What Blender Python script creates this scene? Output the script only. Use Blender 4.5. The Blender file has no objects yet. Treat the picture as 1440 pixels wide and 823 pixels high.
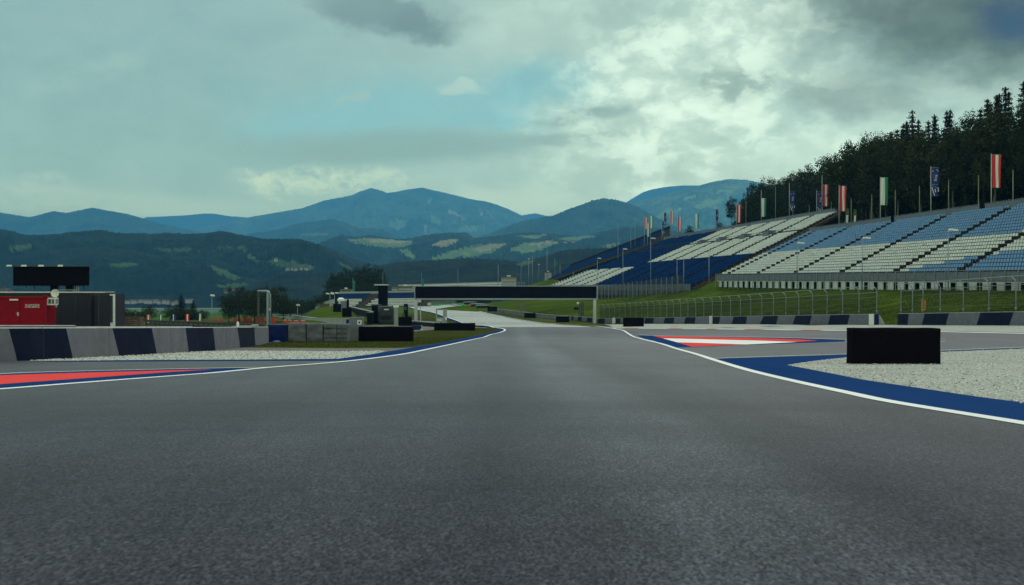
import bpy, bmesh, math, random
from mathutils import Vector, Matrix, noise
R = math.radians
random.seed(7)
scene = bpy.context.scene
col = scene.collection
FPX, CX, CY, CAMH = 1400.0, 720.0, 411.5, 1.0     # 35 mm lens: photo pixels per unit slope

# ------------------------------------------------------------------ helpers
def tag(o, label=None, cat=None, group=None, kind=None):
    if label: o['label'] = label
    if cat: o['category'] = cat
    if group: o['group'] = group
    if kind: o['kind'] = kind
    return o

def empty(name, loc, label=None, cat=None, group=None, rz=0.0):
    o = bpy.data.objects.new(name, None)
    o.empty_display_size = 0.3
    o.location = loc; o.rotation_euler = (0, 0, rz)
    col.objects.link(o)
    return tag(o, label, cat, group)

class MB:
    """collects faces, builds ONE mesh object"""
    def __init__(s): s.v = []; s.f = []; s.m = []
    def face(s, pts, m=0):
        n = len(s.v); s.v.extend(tuple(p) for p in pts)
        s.f.append(tuple(range(n, n + len(pts)))); s.m.append(m)
    def box(s, c, d, m=0, rz=0.0, rx=0.0, ry=0.0, taper=1.0):
        M = Matrix.Rotation(rz, 3, 'Z') @ Matrix.Rotation(ry, 3, 'Y') @ Matrix.Rotation(rx, 3, 'X')
        c = Vector(c); n = len(s.v)
        for z in (-.5, .5):
            k = taper if z > 0 else 1.0
            for x, y in ((-.5, -.5), (.5, -.5), (.5, .5), (-.5, .5)):
                s.v.append(tuple(c + M @ Vector((x * d[0] * k, y * d[1] * k, z * d[2]))))
        for q in ((3, 2, 1, 0), (4, 5, 6, 7), (0, 1, 5, 4), (1, 2, 6, 5), (2, 3, 7, 6), (3, 0, 4, 7)):
            s.f.append(tuple(n + i for i in q)); s.m.append(m)
    def bar(s, a, b, w, h=None, m=0):
        """square bar from a to b"""
        a = Vector(a); b = Vector(b); h = h or w
        d = (b - a).normalized()
        up = Vector((0, 0, 1)) if abs(d.z) < .95 else Vector((0, 1, 0))
        x = d.cross(up).normalized(); y = x.cross(d).normalized()
        n = len(s.v)
        for p in (a, b):
            for i, j in ((-.5, -.5), (.5, -.5), (.5, .5), (-.5, .5)):
                s.v.append(tuple(p + x * i * w + y * j * h))
        for q in ((0, 1, 2, 3), (7, 6, 5, 4), (4, 5, 1, 0), (5, 6, 2, 1), (6, 7, 3, 2), (7, 4, 0, 3)):
            s.f.append(tuple(n + i for i in q)); s.m.append(m)
    def tube(s, pts, r, m=0, n=8, r2=None):
        pts = [Vector(p) for p in pts]; k = len(pts); base = len(s.v)
        for i, p in enumerate(pts):
            d = (pts[min(i + 1, k - 1)] - pts[max(i - 1, 0)]).normalized()
            up = Vector((0, 1, 0)) if abs(d.z) > .9 else Vector((0, 0, 1))
            x = d.cross(up).normalized(); y = x.cross(d).normalized()
            rr = r if r2 is None else r + (r2 - r) * i / (k - 1)
            for j in range(n):
                a = 2 * math.pi * j / n
                s.v.append(tuple(p + (x * math.cos(a) + y * math.sin(a)) * rr))
        for i in range(k - 1):
            for j in range(n):
                s.f.append((base + i * n + j, base + i * n + (j + 1) % n, base + (i + 1) * n + (j + 1) % n, base + (i + 1) * n + j)); s.m.append(m)
        s.f.append(tuple(base + j for j in range(n))[::-1]); s.m.append(m)
        s.f.append(tuple(base + (k - 1) * n + j for j in range(n))); s.m.append(m)
    def build(s, name, mats, parent=None, smooth=False, bevel=0.0):
        me = bpy.data.meshes.new(name)
        me.from_pydata(s.v, [], s.f)
        if not isinstance(mats, (list, tuple)): mats = [mats]
        for m in mats: me.materials.append(m)
        if len(mats) > 1: me.polygons.foreach_set('material_index', s.m)
        if smooth: me.polygons.foreach_set('use_smooth', [True] * len(me.polygons))
        bm = bmesh.new(); bm.from_mesh(me); bmesh.ops.recalc_face_normals(bm, faces=bm.faces) if len(s.f) < 4000 else None
        if bevel > 0:
            bmesh.ops.remove_doubles(bm, verts=bm.verts, dist=1e-5)
            bmesh.ops.bevel(bm, geom=[e for e in bm.edges if e.is_manifold and e.calc_face_angle(0) > .5], offset=bevel, segments=2, affect='EDGES', profile=.5)
        bm.to_mesh(me); bm.free()
        o = bpy.data.objects.new(name, me); col.objects.link(o)
        if parent: o.parent = parent
        return o

def copy_tree(o, parent=None):
    c = o.copy(); col.objects.link(c)
    if parent: c.parent = parent
    for ch in list(o.children): copy_tree(ch, c)
    return c

def text_mesh(s, size, name, mat, parent, M, depth=.004):
    cu = bpy.data.curves.new('lettering', 'FONT'); cu.body = s; cu.size = size; cu.extrude = depth
    cu.align_x = 'CENTER'; cu.align_y = 'CENTER'
    t = bpy.data.objects.new('lettering', cu); col.objects.link(t)
    bpy.context.view_layer.update()
    me = bpy.data.meshes.new_from_object(t.evaluated_get(bpy.context.evaluated_depsgraph_get()))
    bpy.data.objects.remove(t)
    me.transform(M); me.materials.clear(); me.materials.append(mat)
    o = bpy.data.objects.new(name, me); col.objects.link(o); o.parent = parent
    return o

# ------------------------------------------------------------------ materials
def nodes(name):
    m = bpy.data.materials.new(name); m.use_nodes = True
    nt = m.node_tree; b = nt.nodes['Principled BSDF']
    return m, nt, b
def N(nt, t, **kw):
    n = nt.nodes.new(t)
    for k, v in kw.items():
        if k.startswith('i_'):
            n.inputs[k[2:]].default_value = v
        else: setattr(n, k, v)
    return n
def noise_tex(nt, vec, scale, detail=4, rough=.6):
    n = N(nt, 'ShaderNodeTexNoise'); n.inputs['Scale'].default_value = scale
    n.inputs['Detail'].default_value = detail; n.inputs['Roughness'].default_value = rough
    if vec is not None: nt.links.new(vec, n.inputs['Vector'])
    return n.outputs['Fac']
def ramp(nt, fac, stops):
    r = N(nt, 'ShaderNodeValToRGB'); e = r.color_ramp.elements
    while len(e) < len(stops): e.new(.5)
    for i, (p, c) in enumerate(stops):
        e[i].position = p; e[i].color = (*c, 1) if len(c) == 3 else c
    nt.links.new(fac, r.inputs['Fac']); return r.outputs['Color']
def mixc(nt, fac, a, b, mode='MIX'):
    m = N(nt, 'ShaderNodeMix', data_type='RGBA', blend_type=mode)
    for s, v in ((0, fac), (6, a), (7, b)):
        if hasattr(v, 'is_linked') or hasattr(v, 'node'): nt.links.new(v, m.inputs[s])
        else: m.inputs[s].default_value = v if s == 0 else ((*v, 1) if len(v) == 3 else v)
    return m.outputs[2]
def pos(nt, scale=None):
    g = N(nt, 'ShaderNodeTexCoord')
    if scale is None: return g.outputs['Object']
    mp = N(nt, 'ShaderNodeMapping'); mp.inputs['Scale'].default_value = scale
    nt.links.new(g.outputs['Object'], mp.inputs['Vector']); return mp.outputs['Vector']
def bump(nt, b, h, strength=.3, dist=.01):
    n = N(nt, 'ShaderNodeBump'); n.inputs['Strength'].default_value = strength; n.inputs['Distance'].default_value = dist
    nt.links.new(h, n.inputs['Height']); nt.links.new(n.outputs['Normal'], b.inputs['Normal'])
def pmat(name, c, rough=.6, var=.18, scale=3.0, metal=0.0, bmp=0.0, dirt=None, spec=.22):
    """painted / plain surface with uneven tone, dirt and roughness"""
    m, nt, b = nodes(name)
    p = pos(nt)
    f = noise_tex(nt, p, scale, 6, .65)
    lo = tuple(x * (1 - var) for x in c); hi = tuple(min(1, x * (1 + var)) for x in c)
    cc = ramp(nt, f, [(.3, lo), (.7, hi)])
    if dirt:
        d = noise_tex(nt, p, scale * .45, 8, .7)
        cc = mixc(nt, ramp(nt, d, [(.5, (0, 0, 0)), (.72, (dirt[3],) * 3)]), cc, dirt[:3])
    nt.links.new(cc, b.inputs['Base Color'])
    b.inputs['Roughness'].default_value = rough; b.inputs['Metallic'].default_value = metal; b.inputs['Specular IOR Level'].default_value = spec
    if bmp > 0: bump(nt, b, noise_tex(nt, p, scale * 6, 4), bmp, .01)
    return m

M = {}
def asphalt(name, lo, hi, big, tint, spec=.20, lane=False):
    m, nt, b = nodes(name); p = pos(nt)
    pg = pos(nt, (1, .46, 1))
    fine = noise_tex(nt, pg, 62, 4, .72)
    v = N(nt, 'ShaderNodeTexVoronoi', feature='F1'); v.inputs['Scale'].default_value = 78
    nt.links.new(pg, v.inputs['Vector'])
    c = ramp(nt, fine, [(.38, lo), (.5, tuple((a + q) / 2 for a, q in zip(lo, hi))), (.62, hi)])
    stone = ramp(nt, v.outputs['Color'], [(.55, (0, 0, 0)), (.95, (.6, .6, .6))])
    c = mixc(nt, stone, c, tuple(min(1, x * 2.1) for x in hi))
    mid = noise_tex(nt, pos(nt, (.9, .35, 1)), 1.1, 6, .7)
    c = mixc(nt, 1.0, c, ramp(nt, mid, [(.3, (.80, .80, .80)), (.7, (1.16, 1.16, 1.16))]), 'MULTIPLY')
    band = noise_tex(nt, pos(nt, (.55, .035, 1)), 1.0, 4, .55)
    c = mixc(nt, 1.0, c, ramp(nt, band, [(.33, (1 - big,) * 3), (.66, (1 + big * .6,) * 3)]), 'MULTIPLY')
    skid = noise_tex(nt, pos(nt, (2.2, .05, 1)), 1.3, 3, .5)
    c = mixc(nt, ramp(nt, skid, [(.62, (0, 0, 0)), (.76, (.16, .16, .16))]), c, (.025, .026, .03))
    cross = noise_tex(nt, pos(nt, (.05, .45, 1)), 1.0, 5, .65)      # faint marks across the track
    c = mixc(nt, 1.0, c, ramp(nt, cross, [(.34, (.82, .82, .84)), (.48, (1, 1, 1)), (.68, (1.10, 1.10, 1.10))]), 'MULTIPLY')
    if lane:      # worn, polished wheel lane down the middle
        sx = N(nt, 'ShaderNodeSeparateXYZ'); nt.links.new(p, sx.inputs[0]); wob = noise_tex(nt, pos(nt, (.2, .08, 1)), 1.0, 4, .6)
        ad = N(nt, 'ShaderNodeMath', operation='MULTIPLY_ADD'); nt.links.new(wob, ad.inputs[0]); ad.inputs[1].default_value = 1.1; nt.links.new(sx.outputs[0], ad.inputs[2])
        mr = N(nt, 'ShaderNodeMapRange'); nt.links.new(ad.outputs[0], mr.inputs[0]); mr.inputs[1].default_value = -3.5; mr.inputs[2].default_value = 5.5
        c = mixc(nt, 1.0, c, ramp(nt, mr.outputs[0], [(0, (1, 1, 1)), (.36, (1.0, 1.0, 1.0)), (.42, (.84, .84, .87)), (.48, (1.05, 1.07, 1.07)), (.54, (1.6, 1.68, 1.62)), (.62, (1.4, 1.45, 1.4)), (.68, (.85, .85, .88)), (.8, (1.05, 1.05, 1.05))]), 'MULTIPLY')
    patch = noise_tex(nt, pos(nt, (.06, .10, 1)), 1.0, 3, .5)
    c = mixc(nt, 1.0, c, ramp(nt, patch, [(.35, (.9, .9, .9)), (.65, tint)]), 'MULTIPLY')
    nt.links.new(c, b.inputs['Base Color'])
    b.inputs['Roughness'].default_value = .8
    b.inputs['Specular IOR Level'].default_value = 0
    lw = N(nt, 'ShaderNodeLayerWeight'); lw.inputs['Blend'].default_value = .5      # sheen of the worn stone at grazing angles
    pw = N(nt, 'ShaderNodeMath', operation='POWER'); nt.links.new(lw.outputs['Facing'], pw.inputs[0]); pw.inputs[1].default_value = 8
    mu = N(nt, 'ShaderNodeMath', operation='MULTIPLY'); nt.links.new(pw.outputs[0], mu.inputs[0]); mu.inputs[1].default_value = spec
    gl = N(nt, 'ShaderNodeBsdfGlossy'); gl.inputs['Roughness'].default_value = .34; gl.inputs['Color'].default_value = (1, 1, 1, 1)
    ms = N(nt, 'ShaderNodeMixShader'); nt.links.new(mu.outputs[0], ms.inputs[0]); nt.links.new(b.outputs[0], ms.inputs[1]); nt.links.new(gl.outputs[0], ms.inputs[2])
    nt.links.new(ms.outputs[0], nt.nodes['Material Output'].inputs['Surface'])
    bump(nt, b, v.outputs['Distance'], .10, .006)
    return m
M['asphalt'] = asphalt('asphalt', (.012, .0120, .018), (.066, .066, .082), .20, (1.1, 1.12, 1.12), lane=True)
M['light_asphalt'] = asphalt('pale_asphalt', (.23, .24, .23), (.36, .37, .35), .06, (1.05, 1.05, 1.03))
M['service'] = pmat('service_road', (.13, .12, .11), .9, .3, .8)

def grassmat(name, a, bcol, cc):
    m, nt, b = nodes(name); p = pos(nt)
    f = noise_tex(nt, p, .55, 8, .72); g = noise_tex(nt, p, 9, 6, .75); h = noise_tex(nt, pos(nt, (.05, .05, .12)), 1, 4)
    c = ramp(nt, f, [(.3, a), (.52, bcol), (.75, cc)])
    c = mixc(nt, 1.0, c, ramp(nt, g, [(.25, (.5, .5, .5)), (.75, (1.35, 1.3, 1.2))]), 'MULTIPLY')
    c = mixc(nt, 1.0, c, ramp(nt, h, [(.35, (.72, .72, .75)), (.65, (1.25, 1.25, 1.1))]), 'MULTIPLY')
    nt.links.new(c, b.inputs['Base Color']); b.inputs['Roughness'].default_value = .9
    b.inputs['Specular IOR Level'].default_value = .0
    bump(nt, b, g, .8, .12)
    return m
M['grass'] = grassmat('mown_grass', (.050, .062, .018), (.075, .088, .027), (.115, .110, .045))
M['bank'] = grassmat('bank_grass', (.036, .064, .010), (.062, .098, .014), (.098, .112, .026))
M['meadow'] = grassmat('valley_meadow', (.035, .075, .03), (.06, .12, .04), (.12, .15, .06))

m, nt, b = nodes('gravel'); p = pos(nt)
v = N(nt, 'ShaderNodeTexVoronoi'); v.inputs['Scale'].default_value = 34; nt.links.new(p, v.inputs['Vector'])
c = ramp(nt, v.outputs['Color'], [(.1, (.32, .325, .295)), (.5, (.50, .505, .46)), (.9, (.64, .64, .59))])
c = mixc(nt, 1.0, c, ramp(nt, v.outputs['Distance'], [(.25, (1, 1, 1)), (.8, (.6, .6, .6))]), 'MULTIPLY')
c = mixc(nt, 1.0, c, ramp(nt, noise_tex(nt, p, .5, 5), [(.3, (.85, .85, .85)), (.7, (1.1, 1.1, 1.1))]), 'MULTIPLY')
nt.links.new(c, b.inputs['Base Color']); b.inputs['Roughness'].default_value = .9; b.inputs['Specular IOR Level'].default_value = 0
bump(nt, b, v.outputs['Distance'], .6, -.03)
M['gravel'] = m
m, nt, b = nodes('gravel_stone')
g = N(nt, 'ShaderNodeNewGeometry')
nt.links.new(ramp(nt, g.outputs['Random Per Island'], [(0, (.09, .085, .08)), (.2, (.40, .40, .37)), (1, (.68, .68, .63))]), b.inputs['Base Color'])
b.inputs['Roughness'].default_value = .85; b.inputs['Specular IOR Level'].default_value = .1
M['stone'] = m

def paint(name, c, wear=.5, w=(.12, .12, .13)):
    m, nt, b = nodes(name); p = pos(nt)
    f = noise_tex(nt, p, 40, 6, .8); q = noise_tex(nt, pos(nt, (.5, .12, 1)), 1.2, 6, .7)
    a = N(nt, 'ShaderNodeMath', operation='MULTIPLY'); nt.links.new(f, a.inputs[0]); nt.links.new(q, a.inputs[1])
    cc = mixc(nt, ramp(nt, a.outputs[0], [(.30, (0, 0, 0)), (.48, (wear,) * 3)]), c, w)
    cc = mixc(nt, 1.0, cc, ramp(nt, q, [(.3, (.86, .86, .86)), (.7, (1.08, 1.08, 1.08))]), 'MULTIPLY')
    nt.links.new(cc, b.inputs['Base Color']); b.inputs['Roughness'].default_value = .8; b.inputs['Specular IOR Level'].default_value = .0
    bump(nt, b, f, .25, .004)
    return m
M['line'] = paint('white_line_paint', (.80, .80, .78), .3)
M['bluep'] = paint('blue_track_paint', (.014, .046, .150), .30, (.025, .05, .12))
M['redp'] = paint('red_track_paint', (.72, .075, .07), .2, (.4, .08, .08))
M['greenp'] = paint('green_track_paint', (.02, .30, .10), .2)
M['conc'] = pmat('barrier_concrete', (.138, .136, .172), .8, .16, 2.5, bmp=.25, dirt=(.09, .09, .09, .5))
M['navy'] = pmat('navy_barrier_paint', (.007, .011, .034), .75, .2, 2.0, bmp=.1, dirt=(.03, .03, .05, .35), spec=.08)
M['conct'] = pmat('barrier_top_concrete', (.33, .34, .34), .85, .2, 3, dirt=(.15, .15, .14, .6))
M['oldconc'] = pmat('weathered_concrete', (.17, .17, .175), .85, .3, .9, bmp=.3, dirt=(.05, .05, .05, .6))
M['whitep'] = pmat('white_plastic', (.70, .71, .68), .5, .06, 4, dirt=(.35, .34, .3, .4))
M['bluef'] = pmat('blue_plastic', (.006, .016, .085), .5, .2, 3, spec=.08)
M['black'] = pmat('black_vinyl', (.0055, .004, .0075), .85, .25, 2.5, spec=.02)
M['gantryb'] = pmat('gantry_panel', (.0065, .0042, .0105), .8, .2, .8, spec=.03)
M['steel'] = pmat('galvanised_steel', (.25, .29, .345), .45, .15, 6, metal=.35)
M['steeld'] = pmat('dark_steel', (.07, .075, .085), .5, .25, 5, metal=.3)
M['white_metal'] = pmat('white_coated_metal', (.62, .64, .62), .5, .08, 3, dirt=(.3, .3, .28, .4))
M['greyp'] = pmat('grey_cladding', (.022, .021, .034), .6, .10, .8)
M['red'] = pmat('red_container_paint', (.25, .005, .016), .5, .14, 1.2, dirt=(.08, .004, .008, .5), spec=.06)
M['redb'] = pmat('red_barrier_plastic', (.55, .03, .03), .5, .15, 3)
M['trim'] = pmat('aluminium_trim', (.5, .52, .54), .4, .1, 4)
M['wood'] = pmat('pallet_wood', (.11, .075, .06), .85, .35, 5)
M['rubber'] = pmat('tyre_rubber', (.022, .021, .024), .8, .3, 3)
M['cover'] = pmat('tarpaulin', (.105, .108, .125), .6, .45, 1.6, bmp=.5)
M['deck'] = pmat('terrace_concrete', (.055, .045, .042), .85, .25, 1.0)
M['step'] = pmat('stair_steel', (.018, .014, .016), .8, .3, 2, spec=.08)
M['meshp'] = pmat('wire_mesh_panel', (.15, .165, .205), .6, .2, 2.5)
M['seatw'] = pmat('white_seat', (.66, .68, .65), .5, .14, 1.3, dirt=(.46, .46, .43, .5))
M['seatl'] = pmat('pale_blue_seat', (.18, .32, .53), .5, .12, 1.3, dirt=(.12, .23, .42, .4), spec=.1)
M['seatb'] = pmat('deep_blue_seat', (.010, .045, .175), .6, .2, 1.3, dirt=(.006, .025, .12, .5), spec=.0)
M['pole'] = pmat('aluminium_pole', (.40, .43, .40), .4, .1, 4, metal=.2)
M['poleo'] = pmat('olive_pole', (.20, .22, .15), .5, .2, 4)
M['fred'] = pmat('red_flag_cloth', (.60, .035, .05), .8, .1, 5)
M['fwhite'] = pmat('white_flag_cloth', (.74, .75, .72), .8, .06, 5)
M['fgreen'] = pmat('green_flag_cloth', (.02, .23, .13), .8, .1, 5)
M['fblue'] = pmat('blue_flag_cloth', (.02, .045, .22), .8, .15, 5)
M['forange'] = pmat('orange_print', (.75, .22, .04), .7, .05, 5)
M['orange'] = pmat('orange_post', (.75, .25, .03), .6, .1, 5)
M['bannerg'] = pmat('green_banner_cloth', (.03, .10, .035), .8, .15, 5)
M['glass'] = pmat('dark_glass', (.02, .025, .03), .12, .1, 3, spec=.6)
M['cabin'] = pmat('white_cabin_wall', (.33, .34, .35), .6, .1, 2, dirt=(.3, .3, .28, .3))
M['roof'] = pmat('brown_roof', (.10, .07, .06), .8, .2, 2)
M['rooft'] = pmat('tiled_roof', (.12, .055, .045), .8, .2, .5)
M['house'] = pmat('house_render', (.34, .34, .33), .8, .08, .3)
M['truck'] = pmat('black_truck_paint', (.017, .021, .029), .4, .2, 2)
M['lamp'] = pmat('lamp_housing', (.65, .66, .62), .4, .05, 5)
M['bark'] = pmat('tree_bark', (.025, .020, .017), .9, .35, 4)
M['birchbark'] = pmat('pale_bark', (.12, .115, .105), .9, .4, 3)

def foliage(name, a, bcol, c):
    m, nt, b = nodes(name); g = N(nt, 'ShaderNodeNewGeometry')
    n = noise_tex(nt, pos(nt), 4.5, 3, .6)
    cc = ramp(nt, g.outputs['Random Per Island'], [(0, a), (.6, bcol), (1, c)])
    cc = mixc(nt, 1.0, cc, ramp(nt, n, [(.35, (.65, .68, .65)), (.65, (1.25, 1.2, 1.1))]), 'MULTIPLY')
    nt.links.new(cc, b.inputs['Base Color']); b.inputs['Roughness'].default_value = .8
    b.inputs['Specular IOR Level'].default_value = .0
    return m
M['leaf'] = foliage('broad_leaves', (.022, .029, .012), (.032, .040, .017), (.046, .053, .023))
M['leafb'] = foliage('birch_leaves', (.030, .036, .017), (.044, .050, .024), (.066, .070, .034))
M['needle'] = foliage('spruce_needles', (.008, .012, .008), (.013, .018, .011), (.022, .028, .016))
HAZE_DENS = 0.00013; HAZE_COL = (.12, .50, 1.0, 1); HAZE_L = .42; SKYGAIN = 1.0; OVERHEAD = 1.2; SUN_E = 1.5; EXPOSURE = 0.0
# ------------------------------------------------------------------ ground surface
KN = [(-60, 2.016), (85, -2.856), (90, -2.925), (95, -2.96), (105, -2.9), (115, -2.95), (122, -3.12), (130, -3.36), (145, -3.82), (160, -4.25),
      (172, -4.52), (184, -4.7), (200, -4.68), (215, -4.55), (228, -4.25), (240, -3.95), (270, -3.85), (300, -3.75), (350, -3.6), (420, -3.3), (520, -9), (800, -18), (1000, -20), (40000, -20)]
def lerp_tab(t, x):
    if x <= t[0][0]: return t[0][1]
    for (a, va), (b, vb) in zip(t, t[1:]):
        if x <= b: return va + (vb - va) * (x - a) / (b - a)
    return t[-1][1]
def sstep(a, b, x):
    t = max(0., min(1., (x - a) / (b - a))); return t * t * (3 - 2 * t)
LEFTF = [(0, 0), (180, 0), (200, 0), (300, -4.2), (520, -5), (800, 0), (40000, 0)]
XE = [(-60, 5), (10, 5.1), (16, 5.2), (33, 6.25), (44, 7), (70, 9.25), (90, 10), (108, 9.3), (130, 8), (160, 6), (184, 3.5)]
def xw(y): return 48.28 - .1754 * y
def zw(y): return -1.33 - (y - 70) * .0303
def G(x, y):
    z = lerp_tab(KN, y)
    if x < -42 and y > 150: z += lerp_tab(LEFTF, y) * sstep(-42, -85, x)
    if 25 < y < 184:
        xe = lerp_tab(XE, y)
        if x > xe:
            t = min(1.0, (x - xe) / (xw(y) - xe))
            z += (zw(y) - z) * t * sstep(25, 68, y)
    return z
def W(px, py, D): return Vector(((px - CX) / FPX * D, D, CAMH + (CY - py) / FPX * D))
def GP(px, py):
    """ground point met by the line of sight through a point of the photo"""
    dx = (px - CX) / FPX; dz = (CY - py) / FPX
    a = 2.0; b = None; y = 2.0
    while y < 900:
        if CAMH + dz * y < G(dx * y, y): b = y; break
        a = y; y += .5 if y < 120 else 1.5
    if b is None: return Vector((dx * 900, 900, G(dx * 900, 900)))
    for _ in range(30):
        mdl = (a + b) / 2
        if CAMH + dz * mdl < G(dx * mdl, mdl): b = mdl
        else: a = mdl
    return Vector((dx * a, a, G(dx * a, a)))
YCUT = sorted(set([k for k, _ in KN if -60 < k < 421] + [26 + 3 * i for i in range(20)] + [150 + 8 * i for i in range(34)]))
XCUT = [-40, -30, -20, -12, -8, 0, 4, 5, 6, 8, 10, 13, 16, 20, 24, 28, 32, 36, 40, 46]
def off(layer, y): return layer * (.0014 + .00009 * max(0, y - 20))
def sheet_xy(name, pts, layer, mat, kind='structure', xc=True):
    bm = bmesh.new()
    vs = [bm.verts.new((p[0], p[1], 0)) for p in pts]
    bm.faces.new(vs)
    ys = [p[1] for p in pts]; xs = [p[0] for p in pts]
    for y in YCUT:
        if min(ys) < y < max(ys):
            bmesh.ops.bisect_plane(bm, geom=bm.verts[:] + bm.edges[:] + bm.faces[:], plane_co=(0, y, 0), plane_no=(0, 1, 0))
    for x in (XCUT if xc else []):
        if min(xs) < x < max(xs):
            bmesh.ops.bisect_plane(bm, geom=bm.verts[:] + bm.edges[:] + bm.faces[:], plane_co=(x, 0, 0), plane_no=(1, 0, 0))
    bmesh.ops.triangulate(bm, faces=bm.faces[:])
    for v in bm.verts: v.co.z = G(v.co.x, v.co.y) + off(layer, v.co.y)
    bmesh.ops.recalc_face_normals(bm, faces=bm.faces)
    if sum(f.normal.z for f in bm.faces) < 0: bmesh.ops.reverse_faces(bm, faces=bm.faces)
    me = bpy.data.meshes.new(name); bm.to_mesh(me); bm.free(); me.materials.append(mat)
    o = bpy.data.objects.new(name, me); col.objects.link(o); o['kind'] = kind
    return o
def sheet(name, pxs, layer, mat): return sheet_xy(name, [GP(*p)[:2] for p in pxs], layer, mat)
def dens(pts, n=6):
    """Catmull-Rom through world xy points"""
    out = []
    P = [pts[0]] + list(pts) + [pts[-1]]
    for i in range(1, len(P) - 2):
        for k in range(n):
            t = k / n
            q = []
            for c in (0, 1):
                p0, p1, p2, p3 = P[i - 1][c], P[i][c], P[i + 1][c], P[i + 2][c]
                q.append(.5 * (2 * p1 + (p2 - p0) * t + (2 * p0 - 5 * p1 + 4 * p2 - p3) * t * t + (3 * p1 - p0 - 3 * p2 + p3) * t ** 3))
            out.append(tuple(q))
    out.append(tuple(pts[-1][:2])); return out
def strip(name, xy, w0, w1, layer, mats, kind='structure', midx=None):
    """ribbon along xy; w0/w1 offsets to the left/right of travel"""
    mb = MB(); L = len(xy); ring = []
    for i, (x, y) in enumerate(xy):
        a = Vector(xy[max(i - 1, 0)]); c = Vector(xy[min(i + 1, L - 1)])
        d = (c - a).normalized(); n = Vector((-d.y, d.x))
        r = []
        for w in (w0, w1):
            q = Vector((x, y)) + n * w
            r.append((q.x, q.y, G(q.x, q.y) + off(layer, q.y)))
        ring.append(r)
    for i in range(L - 1):
        mb.face([ring[i][0], ring[i][1], ring[i + 1][1], ring[i + 1][0]], midx(i) if midx else 0)
    o = mb.build(name, mats); o['kind'] = kind
    return o

# ground: one sheet from under the camera to beyond the mountains
def grid_lines(cuts, far):
    c = sorted(set(cuts)); out = c[:]
    s = 12.0; x = c[-1]
    while x < far: x += s; s *= 1.35; out.append(x)
    s = 12.0; x = c[0]
    while x > -far: x -= s; s *= 1.35; out.insert(0, x)
    return out
gx = grid_lines(XCUT + [-70, -60, -50, 52, 58, 64], 16000)
gy = [y for y in grid_lines(YCUT + [-60, -30, 0, 12], 26000) if y > -400]
mb = MB()
mb.v = [(x, y, G(x, y) - (.12 if y < 130 and -38 < x < 50 else 0)) for y in gy for x in gx]
nx = len(gx)
for j in range(len(gy) - 1):
    for i in range(nx - 1):
        yy = gy[j]
        mb.f.append((j * nx + i, j * nx + i + 1, (j + 1) * nx + i + 1, (j + 1) * nx + i)); mb.m.append(1 if yy > 250 else 0)
tag(mb.build('ground', [M['grass'], M['meadow']]), kind='structure')

# asphalt of the circuit near the camera, and the pale new asphalt beyond the crest
sheet_xy('track', [(-34, -40), (60, -40), (47, 30), (39, 60), (37, 70), (33, 87), (28.5, 117), (19, 117), (6.5, 113.5), (-2, 113), (-12, 112), (-30, 80), (-34, 40)], 1, M['asphalt'])
pale = [GP(695, 461.3), GP(643, 451.7), GP(591, 436.7), GP(574, 431.8), GP(600, 430.2), GP(641, 428.5), GP(662, 434), GP(678, 439.6), GP(705, 445.4), GP(747, 452.7), GP(778, 456)]
palexy = [p[:2] for p in pale] + [(8.5, 128), (9, 113.2), (-1.5, 112.7)]
sheet_xy('far_track', palexy, 2, M['light_asphalt'])
sheet('far_track_lane', [(628, 428.6), (641, 427.8), (662, 434), (690, 440.5), (672, 437.5), (645, 431.5)], 3, M['asphalt'])

# ---- left verge: gravel, dirt strip, grass
sheet('grass_verge', [(300, 489), (345, 486.8), (420, 478), (480, 474), (560, 468.5), (600, 465.3), (640, 462.4), (672, 461.6), (697, 461.8), (704, 464), (696, 466.6), (662, 474), (640, 478.6), (610, 484.5), (585, 488.2), (560, 490), (473, 490.2), (400, 489.7)], 3, M['grass'])
sheet('dirt_strip', [(300, 489), (400, 489.7), (473, 490.2), (560, 490), (570, 491), (545, 494.6), (480, 495), (400, 494.6), (300, 494.6)], 3, M['service'])
GRL = [(42, 507.8), (90, 503.2), (163, 500.4), (216, 497.2), (300, 494.2), (400, 494.2), (480, 494.8), (545, 493.8), (530, 497.6), (475, 505.2), (350, 506.2), (200, 506.8), (80, 507.9)]
sheet('gravel_bed', GRL, 4, M['gravel'])
sheet('service_road', [(430, 473), (470, 463), (500, 459), (540, 457.8), (610, 458.2), (640, 461), (600, 465), (560, 468), (480, 474)], 2, M['service'])
sheet('blue_kerb', [(60, 509), (80, 508), (200, 506.9), (350, 506.3), (475, 505.2), (530, 497.5), (570, 491), (585, 488.2), (610, 484.5), (640, 478.6), (662, 474), (696, 466.6), (704, 464), (700, 462), (706, 463), (709.5, 465), (704.5, 468), (686, 472.6), (659, 479.4), (640, 483.4), (600, 491.8), (565, 498.8), (500, 507), (470, 507.6), (350, 508), (200, 508.6)], 4, M['bluep'])
LW_ = [(-260, 566), (-120, 556), (0, 547.6), (120, 538.2), (240, 529.2), (302, 524.5), (363, 518.6), (404, 515.2), (440, 512.6), (500, 507.2), (565, 498.9), (600, 492.1), (640, 483.7), (659, 479.5), (686, 472.8), (704, 468.1), (710, 465.2), (707, 463), (698, 461.4)]
strip('track_edge_line', dens([GP(*p)[:2] for p in LW_], 8), -.10, .10, 6, M['line'])
strip('far_edge_line', dens([p[:2] for p in pale[:4]], 8), -.1, .15, 6, M['line'])
strip('far_blue_edge', dens([p[:2] for p in pale[:4]], 8), .15, .75, 5, M['bluep'])
strip('far_right_edge_line', dens([GP(*p)[:2] for p in [(636, 427.9), (662, 434), (678, 439.6), (705, 445.4), (747, 452.7), (778, 456), (816, 458.2)]], 6), -.15, .12, 6, M['line'])
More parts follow.
